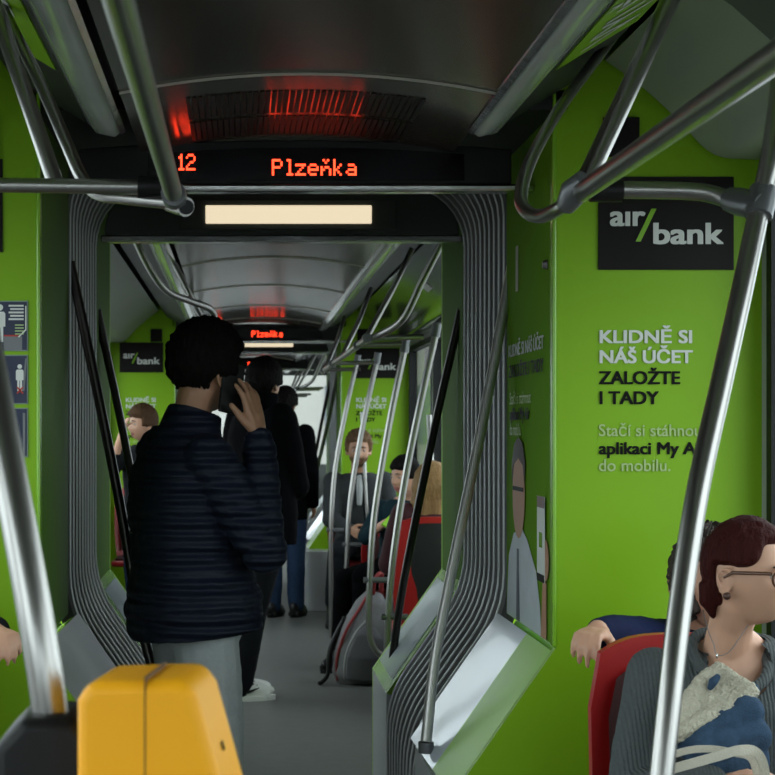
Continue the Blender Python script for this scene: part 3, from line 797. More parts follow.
# ------------------------------------------------------------------ seats
M['seat_fabric'] = mat('seat_fabric', (.06, .012, .012), .8, noise=.3, nscale=60)
M['seat_rear'] = mat('seat_rear_black', (.012, .012, .013), .5)
def seat(x, y, lab, facing=-1, dark_rear=False, grp='red tram seats', zt=.978):
    t = thing('tram_seat', (x, y, 0), lab, 'seat', grp)
    f = facing
    w = .222
    # pan
    MB().prism([(x-w, y-.20), (x+w, y-.20), (x+w, y+.20), (x-w, y+.20)], 'z', .40, .445).build('seat_pan', M['red_seat'], t, smooth=50, bevel=.02, bseg=3)
    MB().prism([(x-w+.03, y-.17), (x+w-.03, y-.17), (x+w-.03, y+.17), (x-w+.03, y+.17)], 'z', .445, .462).build('cushion', M['seat_fabric'], t, smooth=50, bevel=.008)
    # backrest, a curved shell: rows up, columns across
    def shell(off, inset, z0, z1):
        rows = []
        for i in range(9):
            v = i/8; z = z0+(z1-z0)*v
            ww = (w-inset)*(1-.10*max(0, v-.75)/.25)*(.90+.10*min(1, v*3))
            row = []
            for k in range(13):
                u = -1+2*k/12
                yy = y-f*(.19+.05*v-.045*u*u)-f*off
                zz = z-.035*max(0, v-.7)/.3*abs(u)**4
                row.append((x+ww*u, yy, zz))
            rows.append(row)
        return rows
    A = shell(0, 0, .42, zt); Bk = shell(.032, 0, .42, zt)
    b = MB().sheet(A).sheet(Bk)
    for i in range(8):
        b.add([A[i][0], A[i+1][0], Bk[i+1][0], Bk[i][0]], [(0, 1, 2, 3)]); b.add([A[i][-1], A[i+1][-1], Bk[i+1][-1], Bk[i][-1]], [(0, 1, 2, 3)])
    for k in range(12):
        b.add([A[-1][k], A[-1][k+1], Bk[-1][k+1], Bk[-1][k]], [(0, 1, 2, 3)]); b.add([A[0][k], A[0][k+1], Bk[0][k+1], Bk[0][k]], [(0, 1, 2, 3)])
    b.build('backrest', M['red_seat'], t, smooth=50)
    c = MB().sheet(shell(-.004, .035, .50, zt-.05)); c.build('back_cushion', M['seat_fabric'], t, smooth=50)
    if dark_rear:
        MB().sheet(shell(.035, .022, .44, zt-.03)).build('rear_cover', M['seat_rear'], t, smooth=50)
    MB().box((x-.05, y-.12, 0), (x+.05, y+.12, .40)).build('pedestal', M['clamp'], t, smooth=None, bevel=.01)
seat(.937, 3.28, 'red plastic seat whose back shows behind the grey sweater')
seat(-.76, 3.35, 'red seat at the edge of the photo, gripped by a lone hand')
seat(.97, 8.52, 'seat seen from behind with black rear and red rim, under long fair hair', 1, True)
seat(.97, 10.30, 'seat of the dark-haired passenger with green booklet', zt=.80)
seat(.88, 12.60, 'seat of the bearded person in the dark jacket')
seat(-.72, 12.60, 'empty seat hidden behind the phoning person')
# ------------------------------------------------------------------ people
from mathutils import noise as NZ
def sstep(a, b, x):
    t = max(0, min(1, (x-a)/(b-a))); return t*t*(3-2*t)
def G(x, s): return math.exp(-(x/s)**2)
def fuse(mb, voxel, smooth=4, disp=None):
    """one continuous closed surface out of overlapping shapes"""
    me = mb.mesh('fused', None, weld=False)
    o = bpy.data.objects.new('fused', me); COL.objects.link(o)
    r = o.modifiers.new('r', 'REMESH'); r.mode = 'VOXEL'; r.voxel_size = voxel; r.use_smooth_shade = True
    s = o.modifiers.new('s', 'SMOOTH'); s.factor = .5; s.iterations = smooth
    dg = bpy.context.evaluated_depsgraph_get()
    out = bpy.data.meshes.new_from_object(o.evaluated_get(dg))
    bpy.data.objects.remove(o); bpy.data.meshes.remove(me)
    out.materials.clear()
    if disp:
        vs_ = [(v.co.copy(), v.normal.copy()) for v in out.vertices]
        for v, (c, n) in zip(out.vertices, vs_): v.co = c+n*disp(c)
    out.shade_smooth()
    return out
def mobj(name, me, m, parent):
    for x in (m if isinstance(m, (list, tuple)) else [m]): me.materials.append(x)
    o = bpy.data.objects.new(name, me); COL.objects.link(o)
    if parent: put(o, parent)
    return o

def head_base(n):
    """skull point for a unit direction n (x right, y forward, z up), metres, eye level at z=0"""
    x, y, z = n
    p = Vector((.074*x, .094*y, .112*z))
    t = max(0, -z)
    p.x *= 1-.33*t**1.6
    if y < 0: p.y *= 1-.38*t
    else: p.y += .012*t
    if z > 0 and y > 0: p.y -= .010*z*y
    return p
def head_face(n, lips=1.0, nose=1.0):
    p = head_base(n); x, z = p.x, p.z
    if n[1] > 0:
        k = sstep(0, .35, n[1])
        h = 0
        nz = 0
        if -.050 < z < .02:
            nz = (.020-z)/.055 if z > -.035 else max(0, 1-(-.035-z)/.013)
        h += nose*.024*nz*G(x, .0085+.006*max(0, min(1, (.01-z)/.045)))
        for s in (1, -1):
            h -= .010*G(x-s*.032, .017)*G(z-.002, .012)
            h += .004*G(x-s*.045, .02)*G(z+.028, .02)
            h += .0035*G(x-s*.030, .022)*G(z-.024, .008)
        h += lips*(.0055*G(x, .021)*G(z+.0625, .0055)+.0065*G(x, .019)*G(z+.0745, .006)-.004*G(x, .024)*G(z+.068, .003))
        h += .007*G(x, .020)*G(z+.098, .012)
        p.y += h*k
    return p
def sphere_dirs(seg, ring):
    for i in range(ring+1):
        th = math.pi*i/ring
        for k in range(seg):
            ph = 2*math.pi*k/seg
            yield (math.sin(th)*math.cos(ph), math.sin(th)*math.sin(ph), math.cos(th))
def sphere_faces(seg, ring):
    return [(i*seg+k, (i+1)*seg+k, (i+1)*seg+(k+1) % seg, i*seg+(k+1) % seg) for i in range(ring) for k in range(seg)]
def head_mx(c, yaw, pitch=0, roll=0, s=1.0):
    return Matrix.Translation(c) @ Euler((0, 0, yaw)).to_matrix().to_4x4() @ Euler((pitch, roll, 0)).to_matrix().to_4x4() @ Matrix.Scale(s, 4)
def add_head(mb, mx, female=False):
    seg, ring = 72, 56
    mb.add([head_face(d, 1.2 if female else .8, .85 if female else 1.05) for d in sphere_dirs(seg, ring)], sphere_faces(seg, ring), None, mx)
    for s in (1, -1):      # ears
        c = Vector((s*.076, -.012, -.012))
        pts = [c+Vector((s*(.0075-.0055*math.cos(a)), .0165*math.cos(a)*(1.08 if math.sin(a) > 0 else .85)-.004, .0285*math.sin(a))) for a in (math.radians(40+q*29) for q in range(10))]
        mb.tube(pts, .0042, 8, None, True, mx)
        mb.ell(c+Vector((s*.0005, -.004, 0)), (.005, .0145, .025), None, 12, 8, mx)
        mb.ell(c+Vector((s*.005, -.001, -.026)), (.005, .008, .009), None, 10, 8, mx)
def make_hair(mx, fn, m, parent, amp=.004, freq=55, name='hair', seg=88, ring=64, extra=None, voxel=None):
    """fn(unit dir) -> thickness; negative hides inside the head"""
    v = []
    for d in sphere_dirs(seg, ring):
        p = head_base(d); t = fn(d)
        if t > 0:
            a = math.atan2(d[0], d[1])
            t += amp*(NZ.noise(Vector((d[0]*9+3, d[1]*9, d[2]*3)))+.6*math.sin(a*freq+4*NZ.noise(Vector((d[0]*4, d[1]*4, d[2]*5)))))
            t += amp*1.2*NZ.noise(Vector((d[0]*22, d[1]*22, d[2]*22+5)))
        v.append(p+Vector(d)*t)
    mb = MB().add(v, sphere_faces(seg, ring), None, mx)
    if extra:
        extra(mb, mx)
        return mobj(name, fuse(mb, voxel or .006, 2), m, parent)
    return mobj(name, mb.mesh(name, 180), m, parent)
def hair_short(top=.034, front=.50, neck=-.42, side=.02):
    def fn(d):
        x, y, z = d
        w = 1.0
        lim = front-.12*abs(x)                              # forehead line
        if y > .12:
            w = sstep(lim-.10, lim+.06, z)
            if abs(x) > .62: w = max(w, sstep(.62, .80, abs(x))*sstep(-.18, -.02, z)*(1-sstep(.30, .5, y)))
        else:
            w = sstep(neck-.10, neck+.06, z+.10*max(0, y))
            if abs(x) > .75 and -.35 < y < .12 and z < -.02: w *= sstep(-.35, .0, z)   # round the ear
        th = side+(top-side)*sstep(-.1, .8, z)
        if y < .12: th *= .25+.75*sstep(neck-.05, .05, z)
        return -.012+w*(.012+th)
    return fn

def ring_tube(mb, levels, right, seg=20):
    """levels: (centre, half width, half depth); right: unit vector of the width"""
    rows = []
    for i, (c, a, b) in enumerate(levels):
        c = Vector(c)
        nx = Vector(levels[min(i+1, len(levels)-1)][0])-Vector(levels[max(i-1, 0)][0])
        f = nx.normalized().cross(right).normalized(); r2 = f.cross(nx.normalized()).normalized()
        rows.append([c+r2*(a*math.copysign(abs(math.cos(q))**.85, math.cos(q)))+f*(b*math.copysign(abs(math.sin(q))**.85, math.sin(q))) for q in (2*math.pi*k/seg for k in range(seg))])
    n = len(rows)
    mb.sheet(rows, None, closed=True)
    mb.add(rows[0], [tuple(range(seg))]); mb.add(rows[-1], [tuple(range(seg))])
def limb(mb, pts, rad, sub=6, seg=14):
    P = []; R = []
    for i in range(len(pts)-1):
        for k in range(sub):
            t = k/sub; P.append(Vector(pts[i]).lerp(Vector(pts[i+1]), t)); R.append(rad[i]*(1-t)+rad[i+1]*t)
    P.append(Vector(pts[-1])); R.append(rad[-1])
    mb.tube(P, R, seg)
    for p, r in ((P[0], R[0]), (P[-1], R[-1])): mb.ell(p, (r, r, r), None, 12, 8)
    for i in range(1, len(pts)-1): mb.ell(pts[i], (rad[i]*1.02,)*3, None, 12, 8)
def add_hand(mb, wrist, fdir, pn, thumb_sign=1, curl=(20, 25, 20), s=1.0, spread=.02, thumb=(.6, .5), tcurl=.3):
    """fdir: wrist to knuckles, pn: the way the palm faces; thumb on the side thumb_sign * (fdir x pn)"""
    w = Vector(wrist); f = Vector(fdir).normalized(); n = Vector(pn); n = (n-f*n.dot(f)).normalized()
    a = f.cross(n)*thumb_sign
    offs = (.030, .010, -.010, -.028); lens = (.070, .078, .072, .056)
    mb.ell(w+f*.05*s, (.02*s,)*3, None, 10, 8)
    for i in range(4):
        k = w+f*(.092-.006*abs(i-1.2))*s+a*offs[i]*s
        mb.tube([w+f*.006*s+a*offs[i]*.55*s, w+f*.05*s+a*offs[i]*.85*s, k], [.016*s, .0145*s, .0108*s], 10)
        mb.ell(k, (.0112*s,)*3, None, 10, 8)
        ang = 0; p = k.copy(); P = [p.copy()]; 
        for j, q in enumerate((.44, .31, .25)):
            ang += math.radians(curl[j]*(1+.08*i))
            d = (f*math.cos(ang)+n*math.sin(ang)+a*spread*(1.2-i)).normalized()
            p = p+d*lens[i]*q*s; P.append(p.copy())
        rr = [.0098*s, .0092*s, .0084*s, .0066*s]
        mb.tube(P, rr, 10)
        for pp, r in zip(P, rr): mb.ell(pp, (r,)*3, None, 8, 6)
    mb.tube([w+f*.012*s-a*.018*s, w+f*.075*s-a*.020*s], [.015*s, .012*s], 10)
    b = w+f*.022*s+a*.022*s
    d1 = (f*thumb[0]+a*.75+n*thumb[1]).normalized(); d2 = (f*(thumb[0]+.5)+a*.35+n*(thumb[1]+tcurl)).normalized()
    P = [b, b+d1*.036*s, b+d1*.036*s+d2*.032*s, b+d1*.036*s+d2*.056*s]
    rr = [.016*s, .0125*s, .0105*s, .0085*s]
    mb.tube(P, rr, 10)
    for pp, r in zip(P, rr): mb.ell(pp, (r,)*3, None, 8, 6)

def pose(kind, x, y, yaw, k=1.0, **over):
    """joint positions; yaw 0 faces +Y"""
    if kind == 'stand':
        J = dict(pel=(0, 0, .95), chest=(0, .0, 1.24), nb=(0, -.015, 1.45), head=(0, .03, 1.625),
                 shR=(.175, -.01, 1.405), elR=(.225, -.03, 1.12), wrR=(.215, .06, .87), shL=(-.175, -.01, 1.405), elL=(-.225, -.03, 1.12), wrL=(-.215, .06, .87),
                 hiR=(.088, 0, .90), knR=(.095, .02, .50), anR=(.095, -.02, .085), hiL=(-.088, 0, .90), knL=(-.095, .02, .50), anL=(-.095, -.02, .085))
    else:
        J = dict(pel=(0, 0, .56), chest=(0, -.03, .83), nb=(0, -.02, 1.035), head=(0, .03, 1.205),
                 shR=(.17, -.02, .985), elR=(.235, .05, .72), wrR=(.10, .27, .66), shL=(-.17, -.02, .985), elL=(-.235, .05, .72), wrL=(-.10, .27, .66),
                 hiR=(.09, .03, .545), knR=(.11, .43, .525), anR=(.11, .42, .085), hiL=(-.09, .03, .545), knL=(-.11, .43, .525), anL=(-.11, .42, .085))
    c, s = math.cos(yaw), math.sin(yaw)
    out = {}
    for key, (a, b, z) in J.items():
        a *= k; b *= k; z *= k
        if kind == 'sit' and key[:2] in ('kn', 'an', 'hi', 'pe'): z = J[key][2]
        elif kind == 'sit': z = .56+(J[key][2]-.56)*k
        out[key] = Vector((x+a*c-b*s, y+a*s+b*c, z))
    for key, v in over.items(): out[key] = Vector(v)
    out['yaw'] = yaw; out['k'] = k
    return out

def torso_levels(J, g=0, low=None, neck=True, fem=False, width=1.0, belly=1.0, flare=1.0):
    k = J['k']; p, c, n = J['pel'], J['chest'], J['nb']
    sh = (J['shR']+J['shL'])/2
    up = (c-p).normalized()
    lo = p-up*(.10 if low is None else low)
    W = .92 if fem else 1.0
    L = [(lo, .158*k*width*flare+g, .112*k*belly*flare+g), (p, .166*k*width*flare+g, .118*k*belly*flare+g), (p.lerp(c, .45), .145*k*W*width+g, .104*k*belly+g), (c, .160*k*W*width+g, .115*k+g),
         (c.lerp(sh, .62), .166*k*W*width+g, .108*k+g), (sh+Vector((0, 0, .018)), .135*k*W*width+g, .080*k+g), (sh.lerp(n, .6)+Vector((0, 0, .03)), .082*k*W+g, .062*k+g)]
    if neck: L.append((n+Vector((0, 0, .02)), .060*k+g, .056*k+g))
    return L
def rgt(J): return Vector((math.cos(J['yaw']), math.sin(J['yaw']), 0))
def fwd(J): return Vector((-math.sin(J['yaw']), math.cos(J['yaw']), 0))

SKIN = mat('skin_fair', (.60, .335, .22), .48, noise=.08, nscale=30)
SKIN2 = mat('skin_tan', (.42, .22, .13), .5, noise=.08, nscale=30)
LIPS = mat('lips', (.42, .14, .12), .4)
EYEW = mat('eye_white', (.42, .40, .38), .3); IRIS = mat('eye_iris', (.03, .02, .015), .1)
def person(J, label, head_yaw=None, pitch=0, roll=0, skin=SKIN, fem=False, hs=1.0, hands=None, voxel=.007, face=True, group=None):
    t = thing('person', (J['pel'].x, J['pel'].y, 0), label, 'person', group)
    k = J['k']; mb = MB(); r = rgt(J)
    ring_tube(mb, torso_levels(J, -.006, fem=fem), r)
    hm = head_mx(J['head'], J['yaw'] if head_yaw is None else head_yaw, pitch, roll, hs)
    nk = hm @ Vector((0, -.022, -.06))
    limb(mb, [J['nb']-Vector((0, 0, .03)), J['nb'].lerp(nk, .5), nk], [.058*k if not fem else .050*k, .054*k if not fem else .045*k, .056*k if not fem else .048*k], 4, 16)
    add_head(mb, hm, fem)
    f = .85 if fem else 1.0
    for S in 'RL':
        limb(mb, [J['sh'+S], J['el'+S], J['wr'+S]], [.050*k*f, .039*k*f, .027*k*f])
        limb(mb, [J['hi'+S], J['kn'+S], J['an'+S]], [.082*k, .055*k, .037*k])
        an = J['an'+S]; fd = fwd(J)
        limb(mb, [an, an+fd*.10-Vector((0, 0, .04))], [.036, .026], 3)
        h = (hands or {}).get(S)
        if h is None:
            d = (J['wr'+S]-J['el'+S]).normalized()
            side = r if S == 'R' else -r
            h = dict(fdir=d+fd*.2, pn=-side, thumb_sign=1 if S == 'R' else -1)
        hh = dict(h); hh.setdefault('s', .92*k if fem else k)
        add_hand(mb, J['wr'+S], **hh)
    me = fuse(mb, voxel, 2)
    o = mobj('body', me, [skin, LIPS], t)
    inv = hm.inverted(); off = t.location
    for pl in me.polygons:
        q = inv @ pl.center
        if q.y > .075 and abs(q.x) < .024 and -.082 < q.z < -.057: pl.material_index = 1
    if face:
        for s in (1, -1):
            e = MB().ell((s*.032, .0700, .001), (.0125,)*3, EYEW, 16, 10, hm)
            e.ell((s*.032, .0776, .001), (.0066, .0054, .0066), IRIS, 12, 8, hm)
            li = MB().ell((s*.032, .0700, .001), (.0142, .0138, .0136), skin, 20, 16, None)
            li.f = [q for q in li.f if not (-.0030 < sum(li.v[i].z for i in q)/len(q)-.001 < .0042)]; li.m = [0]*len(li.f); li.v = [hm @ p for p in li.v]
            li.build('eyelid', None, t, smooth=180)
            e.build('eye', None, t, smooth=180)
            b = MB().tube([(s*.014, .093, .022), (s*.03, .093, .027), (s*.048, .080, .021)], [.0026, .0034, .0022], 8, HAIRB, True, hm)
            b.build('eyebrow', None, t, smooth=180)
    t['_hm'] = 1; del t['_hm']
    return t, hm
HAIRB = mat('brow_brown', (.035, .02, .012), .7)
def hair_mat(name, col): return mat(name, col, .62, noise=.5, nscale=160, aniso=(1, 1, .12), spec=.22, bump=.7, bscale=190)
def top(J, parent, m, name='jacket', g=.014, arm=(.062, .056, .040), low=.12, voxel=.008, wrinkle=.004, fem=False, hem=0, cuff=1.0, disp=None, width=1.0, cut=None, arms='RL', belly=1.0, flare=1.0):
    mb = MB(); ring_tube(mb, torso_levels(J, g, low, False, fem, width, belly, flare), rgt(J), 28)
    k = J['k']
    for S in arms:
        wr = J['el'+S].lerp(J['wr'+S], cuff)
        limb(mb, [J['sh'+S], J['el'+S], wr], [q*k for q in arm])
    def D(c):
        q = c*9
        return wrinkle*(NZ.noise(q)+.5*NZ.noise(q*2.3)+.9*abs(NZ.noise(Vector((c.x*7, c.y*7, c.z*16+3)))))
    me = fuse(mb, voxel, 3, disp or D)
    if cut:
        bm = bmesh.new(); bm.from_mesh(me)
        bmesh.ops.delete(bm, geom=[q for q in bm.faces if cut(q.calc_center_median())], context='FACES')
        bm.to_mesh(me); bm.free()
    return mobj(name, me, m, parent)
def trousers(J, parent, m, r=(.100, .076, .060), voxel=.009, end=.0, wrinkle=.005, waist=.10, name='trousers'):
    mb = MB(); k = J['k']
    up = (J['chest']-J['pel']).normalized()
    ring_tube(mb, [(J['pel']-up*.11, .155*k, .115*k), (J['pel'], .174*k, .126*k), (J['pel']+up*waist, .160*k, .115*k)], rgt(J), 24)
    for S in 'RL':
        an = J['kn'+S].lerp(J['an'+S], 1-end)
        limb(mb, [J['hi'+S], J['kn'+S], an], [q*k for q in r])
    def D(c): return wrinkle*(NZ.noise(c*8)+.7*abs(NZ.noise(Vector((c.x*9, c.y*9, c.z*20)))))
    return mobj(name, fuse(mb, voxel, 3, D), m, parent)
def shoe(J, S, parent, m, sole, yaw=None, L=.27, boot=False, name='shoe', marks=None):
    an = J['an'+S]; y = J['yaw'] if yaw is None else yaw
    mx = Matrix.Translation((an.x, an.y, 0)) @ Euler((0, 0, y)).to_matrix().to_4x4()
    mb = MB()
    mb.ell((0, .075, .050), (.045, .125, .040), None, 18, 12, mx)
    mb.ell((0, -.03, .065), (.040, .055, .058), None, 16, 12, mx)
    mb.tube([Vector((0, .06, .075)), Vector((0, .0, .105)), Vector((0, -.02, .13 if not boot else .22))], [.036, .040, .044], 14, None, True, mx)
    mb.box((-.040, -.07, .01), (.040, .17, .04), None, mx)
    o = mobj(name, fuse(mb, .006, 3), m, parent)
    out = []
    for k_ in range(26):
        a = 2*math.pi*k_/26; out.append((.050*math.cos(a)*(1-.12*max(0, -math.sin(a))), .055+.148*math.sin(a)))
    b = MB().prism(out, 'z', 0, .026, sole, mx); b.build('sole', None, o, smooth=40)
    if marks:
        c = MB()
        for s in (1, -1):
            c.tube([Vector((s*.046, -.01, .055)), Vector((s*.050, .05, .048)), Vector((s*.044, .11, .070))], [.003, .008, .002], 8, marks, True, mx)
            c.tube([Vector((s*.036, -.065, .06)), Vector((s*.043, -.04, .085)), Vector((s*.042, -.02, .07))], [.006, .007, .003], 8, marks, True, mx)
        for i in range(4):
            c.tube([Vector((-.03, .06+i*.02, .094-i*.008)), Vector((.03, .06+i*.02, .094-i*.008))], .004, 6, marks, True, mx)
        c.build('stripes_and_laces', None, o, smooth=60)
    return o
DEG = math.radians
M['navy_quilt'] = wave_bump(mat('navy_quilt', (.007, .0105, .022), .6, spec=.22, bump=.35, bscale=38), 9.5, 'Z', .9, .010, distort=.6)
M['trouser_grey'] = mat('trouser_grey', (.36, .39, .39), .9, spec=.2, noise=.12, nscale=90, bump=.2, bscale=300)
M['cloth_dark'] = mat('cloth_dark', (.011, .012, .014), .9, spec=.1, noise=.2, nscale=40)
M['cloth_black'] = mat('cloth_black', (.0025, .0025, .003), .95, spec=.03, noise=.2, nscale=40)
M['coat_grey'] = mat('coat_charcoal', (.030, .033, .034), .8, spec=.15, noise=.25, nscale=25)
M['jeans'] = mat('jeans_blue', (.03, .055, .11), .9, spec=.1, noise=.25, nscale=50)
M['knit'] = wave_bump(mat('knit_grey', (.088, .098, .098), .95, noise=.22, nscale=140, bump=.25, bscale=260, spec=.1), 42, 'X', .5, .004, distort=1.2)
M['navy_sleeve'] = mat('navy_sleeve', (.008, .013, .045), .85, spec=.12, noise=.2, nscale=60)
M['shoe_black'] = mat('shoe_black', (.008, .008, .008), .4)
M['shoe_white'] = mat('shoe_white', (.82, .82, .78), .5)
M['teal'] = mat('teal_top', (.010, .028, .036), .9, spec=.1, noise=.2, nscale=50)
M['burgundy'] = mat('burgundy_coat', (.05, .008, .012), .8, noise=.2, nscale=50)
H_DARK = mat('hair_dark', (.006, .005, .004), .75, noise=.5, nscale=160, aniso=(1, 1, .12), spec=.1, bump=.7, bscale=190); H_BROWN = hair_mat('hair_brown', (.09, .045, .02))
H_RED = mat('hair_auburn', (.040, .0065, .005), .7, noise=.5, nscale=160, aniso=(1, 1, .12), spec=.12, bump=.7, bscale=190); H_BLOND = hair_mat('hair_blond', (.34, .20, .08)); H_GREY = hair_mat('hair_ash', (.055, .042, .036))
H_SAND = hair_mat('hair_sandy', (.16, .09, .045))

# --- man on the phone, seen from behind
J = pose('stand', -.115, 4.85, DEG(-62), 1.0,
         pel=(-.135, 4.86, .905), chest=(-.166, 4.86, 1.18), nb=(-.150, 4.85, 1.40), head=(-.100, 4.86, 1.565),
         shL=(-.235, 5.00, 1.335), elL=(-.19, 5.10, 1.06), wrL=(-.11, 5.05, .88),
         shR=(-.085, 4.71, 1.32), elR=(.068, 4.70, 1.065), wrR=(.052, 4.79, 1.385),
         hiR=(-.10, 4.78, .86), knR=(-.07, 4.80, .48), anR=(-.085, 4.78, .085), hiL=(-.17, 4.94, .86), knL=(-.12, 4.96, .48), anL=(-.12, 4.96, .085))
t, hm = person(J, 'standing person in navy quilted jacket and grey trousers, seen from behind, phoning', DEG(-46), DEG(-6), skin=SKIN2, voxel=.005,
               hands={'R': dict(fdir=(-.20, .06, 1), pn=(-.80, .55, 0), thumb_sign=1, curl=(4, 12, 12), spread=.12, thumb=(.7, .2))})
make_hair(hm, hair_short(.046, .52, -.48, .026), H_DARK, t, .006, 40)
def quilt(c):
    return .0035*NZ.noise(c*9)+.006*abs(math.sin(c.z*62+1.2*NZ.noise(c*5)))**.6-.004+.003*abs(NZ.noise(Vector((c.x*12, c.y*12, c.z*26))))
top(J, t, M['navy_quilt'], 'jacket', .024, (.072, .062, .046), .085, .006, disp=quilt, cuff=.93, flare=1.12, belly=1.22, width=1.04)
mb = MB(); ring_tube(mb, [(J['nb']+Vector((0, 0, -.06)), .115, .105), (J['nb']+Vector((.01, .0, .01)), .085, .085), (J['nb']+Vector((.022, .006, .055)), .074, .076)], rgt(J), 24)
mobj('collar', fuse(mb, .006, 3), M['navy_quilt'], t)
trousers(J, t, M['trouser_grey'], (.098, .082, .078), .007, waist=.06)
for S in 'RL': shoe(J, S, t, M['shoe_black'], M['black'])
MB().tube([hm @ Vector(p) for p in ((.079, -.03, -.012), (.079, .0, .002), (.077, .09, .004))], .0022, 8, M['black']).tube([hm @ Vector(p) for p in ((.077, .09, .004), (.05, .108, .012), (.02, .112, .006), (-.02, .112, .006), (-.05, .108, .012), (-.077, .09, .004))], .002, 8, M['black']).build('glasses', None, t, smooth=60)
ph = tag(MB().box((-.037, -.005, -.075), (.037, .005, .075), M['black']).build('phone', None, None, smooth=None, bevel=.004), 'dark phone pressed to the ear of the navy-jacketed person', 'phone')
ph.location = hm @ Vector((.088, .026, -.045)); ph.rotation_euler = Euler((DEG(-10), DEG(12), DEG(-46)+DEG(78)))

# --- second standing passenger behind
J = pose('stand', .115, 8.75, DEG(-58), 1.03, head=(.125, 8.78, 1.64), anR=(-.015, 8.80, .085), anL=(-.03, 8.95, .085), knR=(.06, 8.76, .5), knL=(.03, 8.84, .5), elR=(.275, 8.72, 1.12), wrR=(.19, 8.98, 1.08))
t, hm = person(J, 'dark clothed standing person in white sneakers, behind the phoning one', DEG(-30), 0, skin=SKIN2, voxel=.008)
make_hair(hm, hair_short(.03), H_DARK, t, .004)
top(J, t, M['cloth_black'], 'jacket', .036, (.088, .078, .052), .16, .009)
mb = MB(); ring_tube(mb, [(J['nb']+Vector((0, 0, -.06)), .11, .10), (J['nb']+Vector((0, 0, .03)), .092, .09), (J['nb']+Vector((.006, .006, .10)), .088, .09)], rgt(J), 24)
mobj('shade_hood', fuse(mb, .008, 3), M['cloth_black'], t)  # black wrap added to darken the neck, stands in for shade
trousers(J, t, M['cloth_dark'], (.10, .085, .078), .009)
for S in 'RL': shoe(J, S, t, M['shoe_white'], M['shoe_white'], DEG(-80), marks=M['black'])
# --- distant passenger
J = pose('stand', .33, 12.75, DEG(-20), .98, anR=(.42, 12.75, .085), knR=(.42, 12.76, .5), anL=(.25, 12.75, .085), knL=(.25, 12.76, .5))
t, hm = person(J, 'distant standing person in dark coat and jeans near the far windscreen', None, 0, skin=SKIN2, voxel=.010)
make_hair(hm, hair_short(.03), H_DARK, t, .004)
top(J, t, M['cloth_black'], 'coat', .022, (.072, .062, .045), .20, .010)
trousers(J, t, M['jeans'], (.098, .075, .062), .010)
for S in 'RL': shoe(J, S, t, M['shoe_black'], M['black'])
# --- standing passenger at the left side of the middle car
J = pose('stand', -.66, 11.75, DEG(150), .885, wrR=(-.79, 11.45, 1.39), elR=(-.88, 11.62, 1.12))
t, hm = person(J, 'brown-haired standing person with raised forearm, half hidden behind the phoning one', DEG(120), 0, voxel=.010)
make_hair(hm, hair_short(.035), H_BROWN, t, .004)
top(J, t, M['cloth_dark'], 'jacket', .018, (.066, .056, .042), .14, .010, cuff=.4)
trousers(J, t, M['jeans'], (.098, .075, .062), .010)
for S in 'RL': shoe(J, S, t, M['shoe_black'], M['black'])

# --- seated bearded man
J = pose('sit', .88, 12.52, DEG(180), 1.0, head=(.868, 12.44, 1.255), nb=(.872, 12.53, 1.075), knR=(.70, 12.08, .53), anR=(.655, 12.10, .085), knL=(1.0, 12.06, .53), anL=(1.0, 12.06, .085),
         wrR=(.80, 12.18, .68), wrL=(.95, 12.2, .66), elR=(.665, 12.42, .75), shR=(.69, 12.53, 1.02), shL=(1.06, 12.53, 1.02))
t, hm = person(J, 'seated bearded person in dark jacket below the far slogan lettering, hands in lap', DEG(178), DEG(-4), skin=SKIN2, voxel=.008, hs=1.08)
make_hair(hm, hair_short(.030, .60, -.40, .014), H_SAND, t, .008)
def beard(d):
    x, y, z = d
    w = sstep(-.25, -.45, z)*sstep(.0, .25, y)
    mouth = G(x, .20)*G(z+.60, .05)
    return -.012+.020*w*(1-.9*mouth)
make_hair(hm, beard, H_SAND, t, .002, name='beard')
top(J, t, M['coat_grey'], 'jacket', .026, (.078, .066, .046), .10, .009, cuff=.85)
mb = MB().tube([(.872, 12.415, 1.07), (.872, 12.395, .98), (.87, 12.385, .85)], [.02, .026, .018], 10); mobj('shirt', fuse(mb, .006, 2), M['wall'], t)
trousers(J, t, M['cloth_dark'], (.098, .078, .065), .009, end=.22)
for S in 'RL': shoe(J, S, t, M['shoe_black'], M['black'], boot=True, name='boot')
# --- young dark-haired passenger with a green booklet
J = pose('sit', .98, 10.28, DEG(146), .95, head=(.985, 10.14, 1.125), nb=(.99, 10.24, .965), knR=(.62, 9.95, .52), anR=(.585, 9.93, .085), knL=(.72, 9.85, .55), anL=(.70, 9.80, .085),
         wrR=(.86, 9.98, .86), elR=(.76, 10.22, .76), wrL=(.97, 9.93, .84), elL=(1.12, 10.10, .72), shR=(.86, 10.32, .92), shL=(1.11, 10.16, .92))
t, hm = person(J, 'seated dark-haired person in dark teal top holding a green booklet, bare forearms', DEG(128), DEG(-6), fem=True, voxel=.007, hs=.98,
               hands={'R': dict(fdir=(.7, -.4, .15), pn=(.2, .5, -.7), thumb_sign=1, curl=(20, 25, 20)), 'L': dict(fdir=(-.8, -.2, .2), pn=(0, .5, -.7), thumb_sign=-1, curl=(20, 25, 20))})
make_hair(hm, hair_short(.022, .48, -.35, .014), H_DARK, t, .002)
top(J, t, M['teal'], 'top', .014, (.062, .055, .045), .10, .008, fem=True, cuff=.25)
trousers(J, t, M['cloth_black'], (.095, .075, .055), .009)
for S in 'RL': shoe(J, S, t, M['shoe_black'], M['black'])
bk = tag(MB().box((-.07, -.10, -.007), (.07, .10, .007), M['green_trim']).build('booklet', None, None, smooth=None, bevel=.003), 'small green booklet in the hands of the dark-haired seated person', 'booklet')
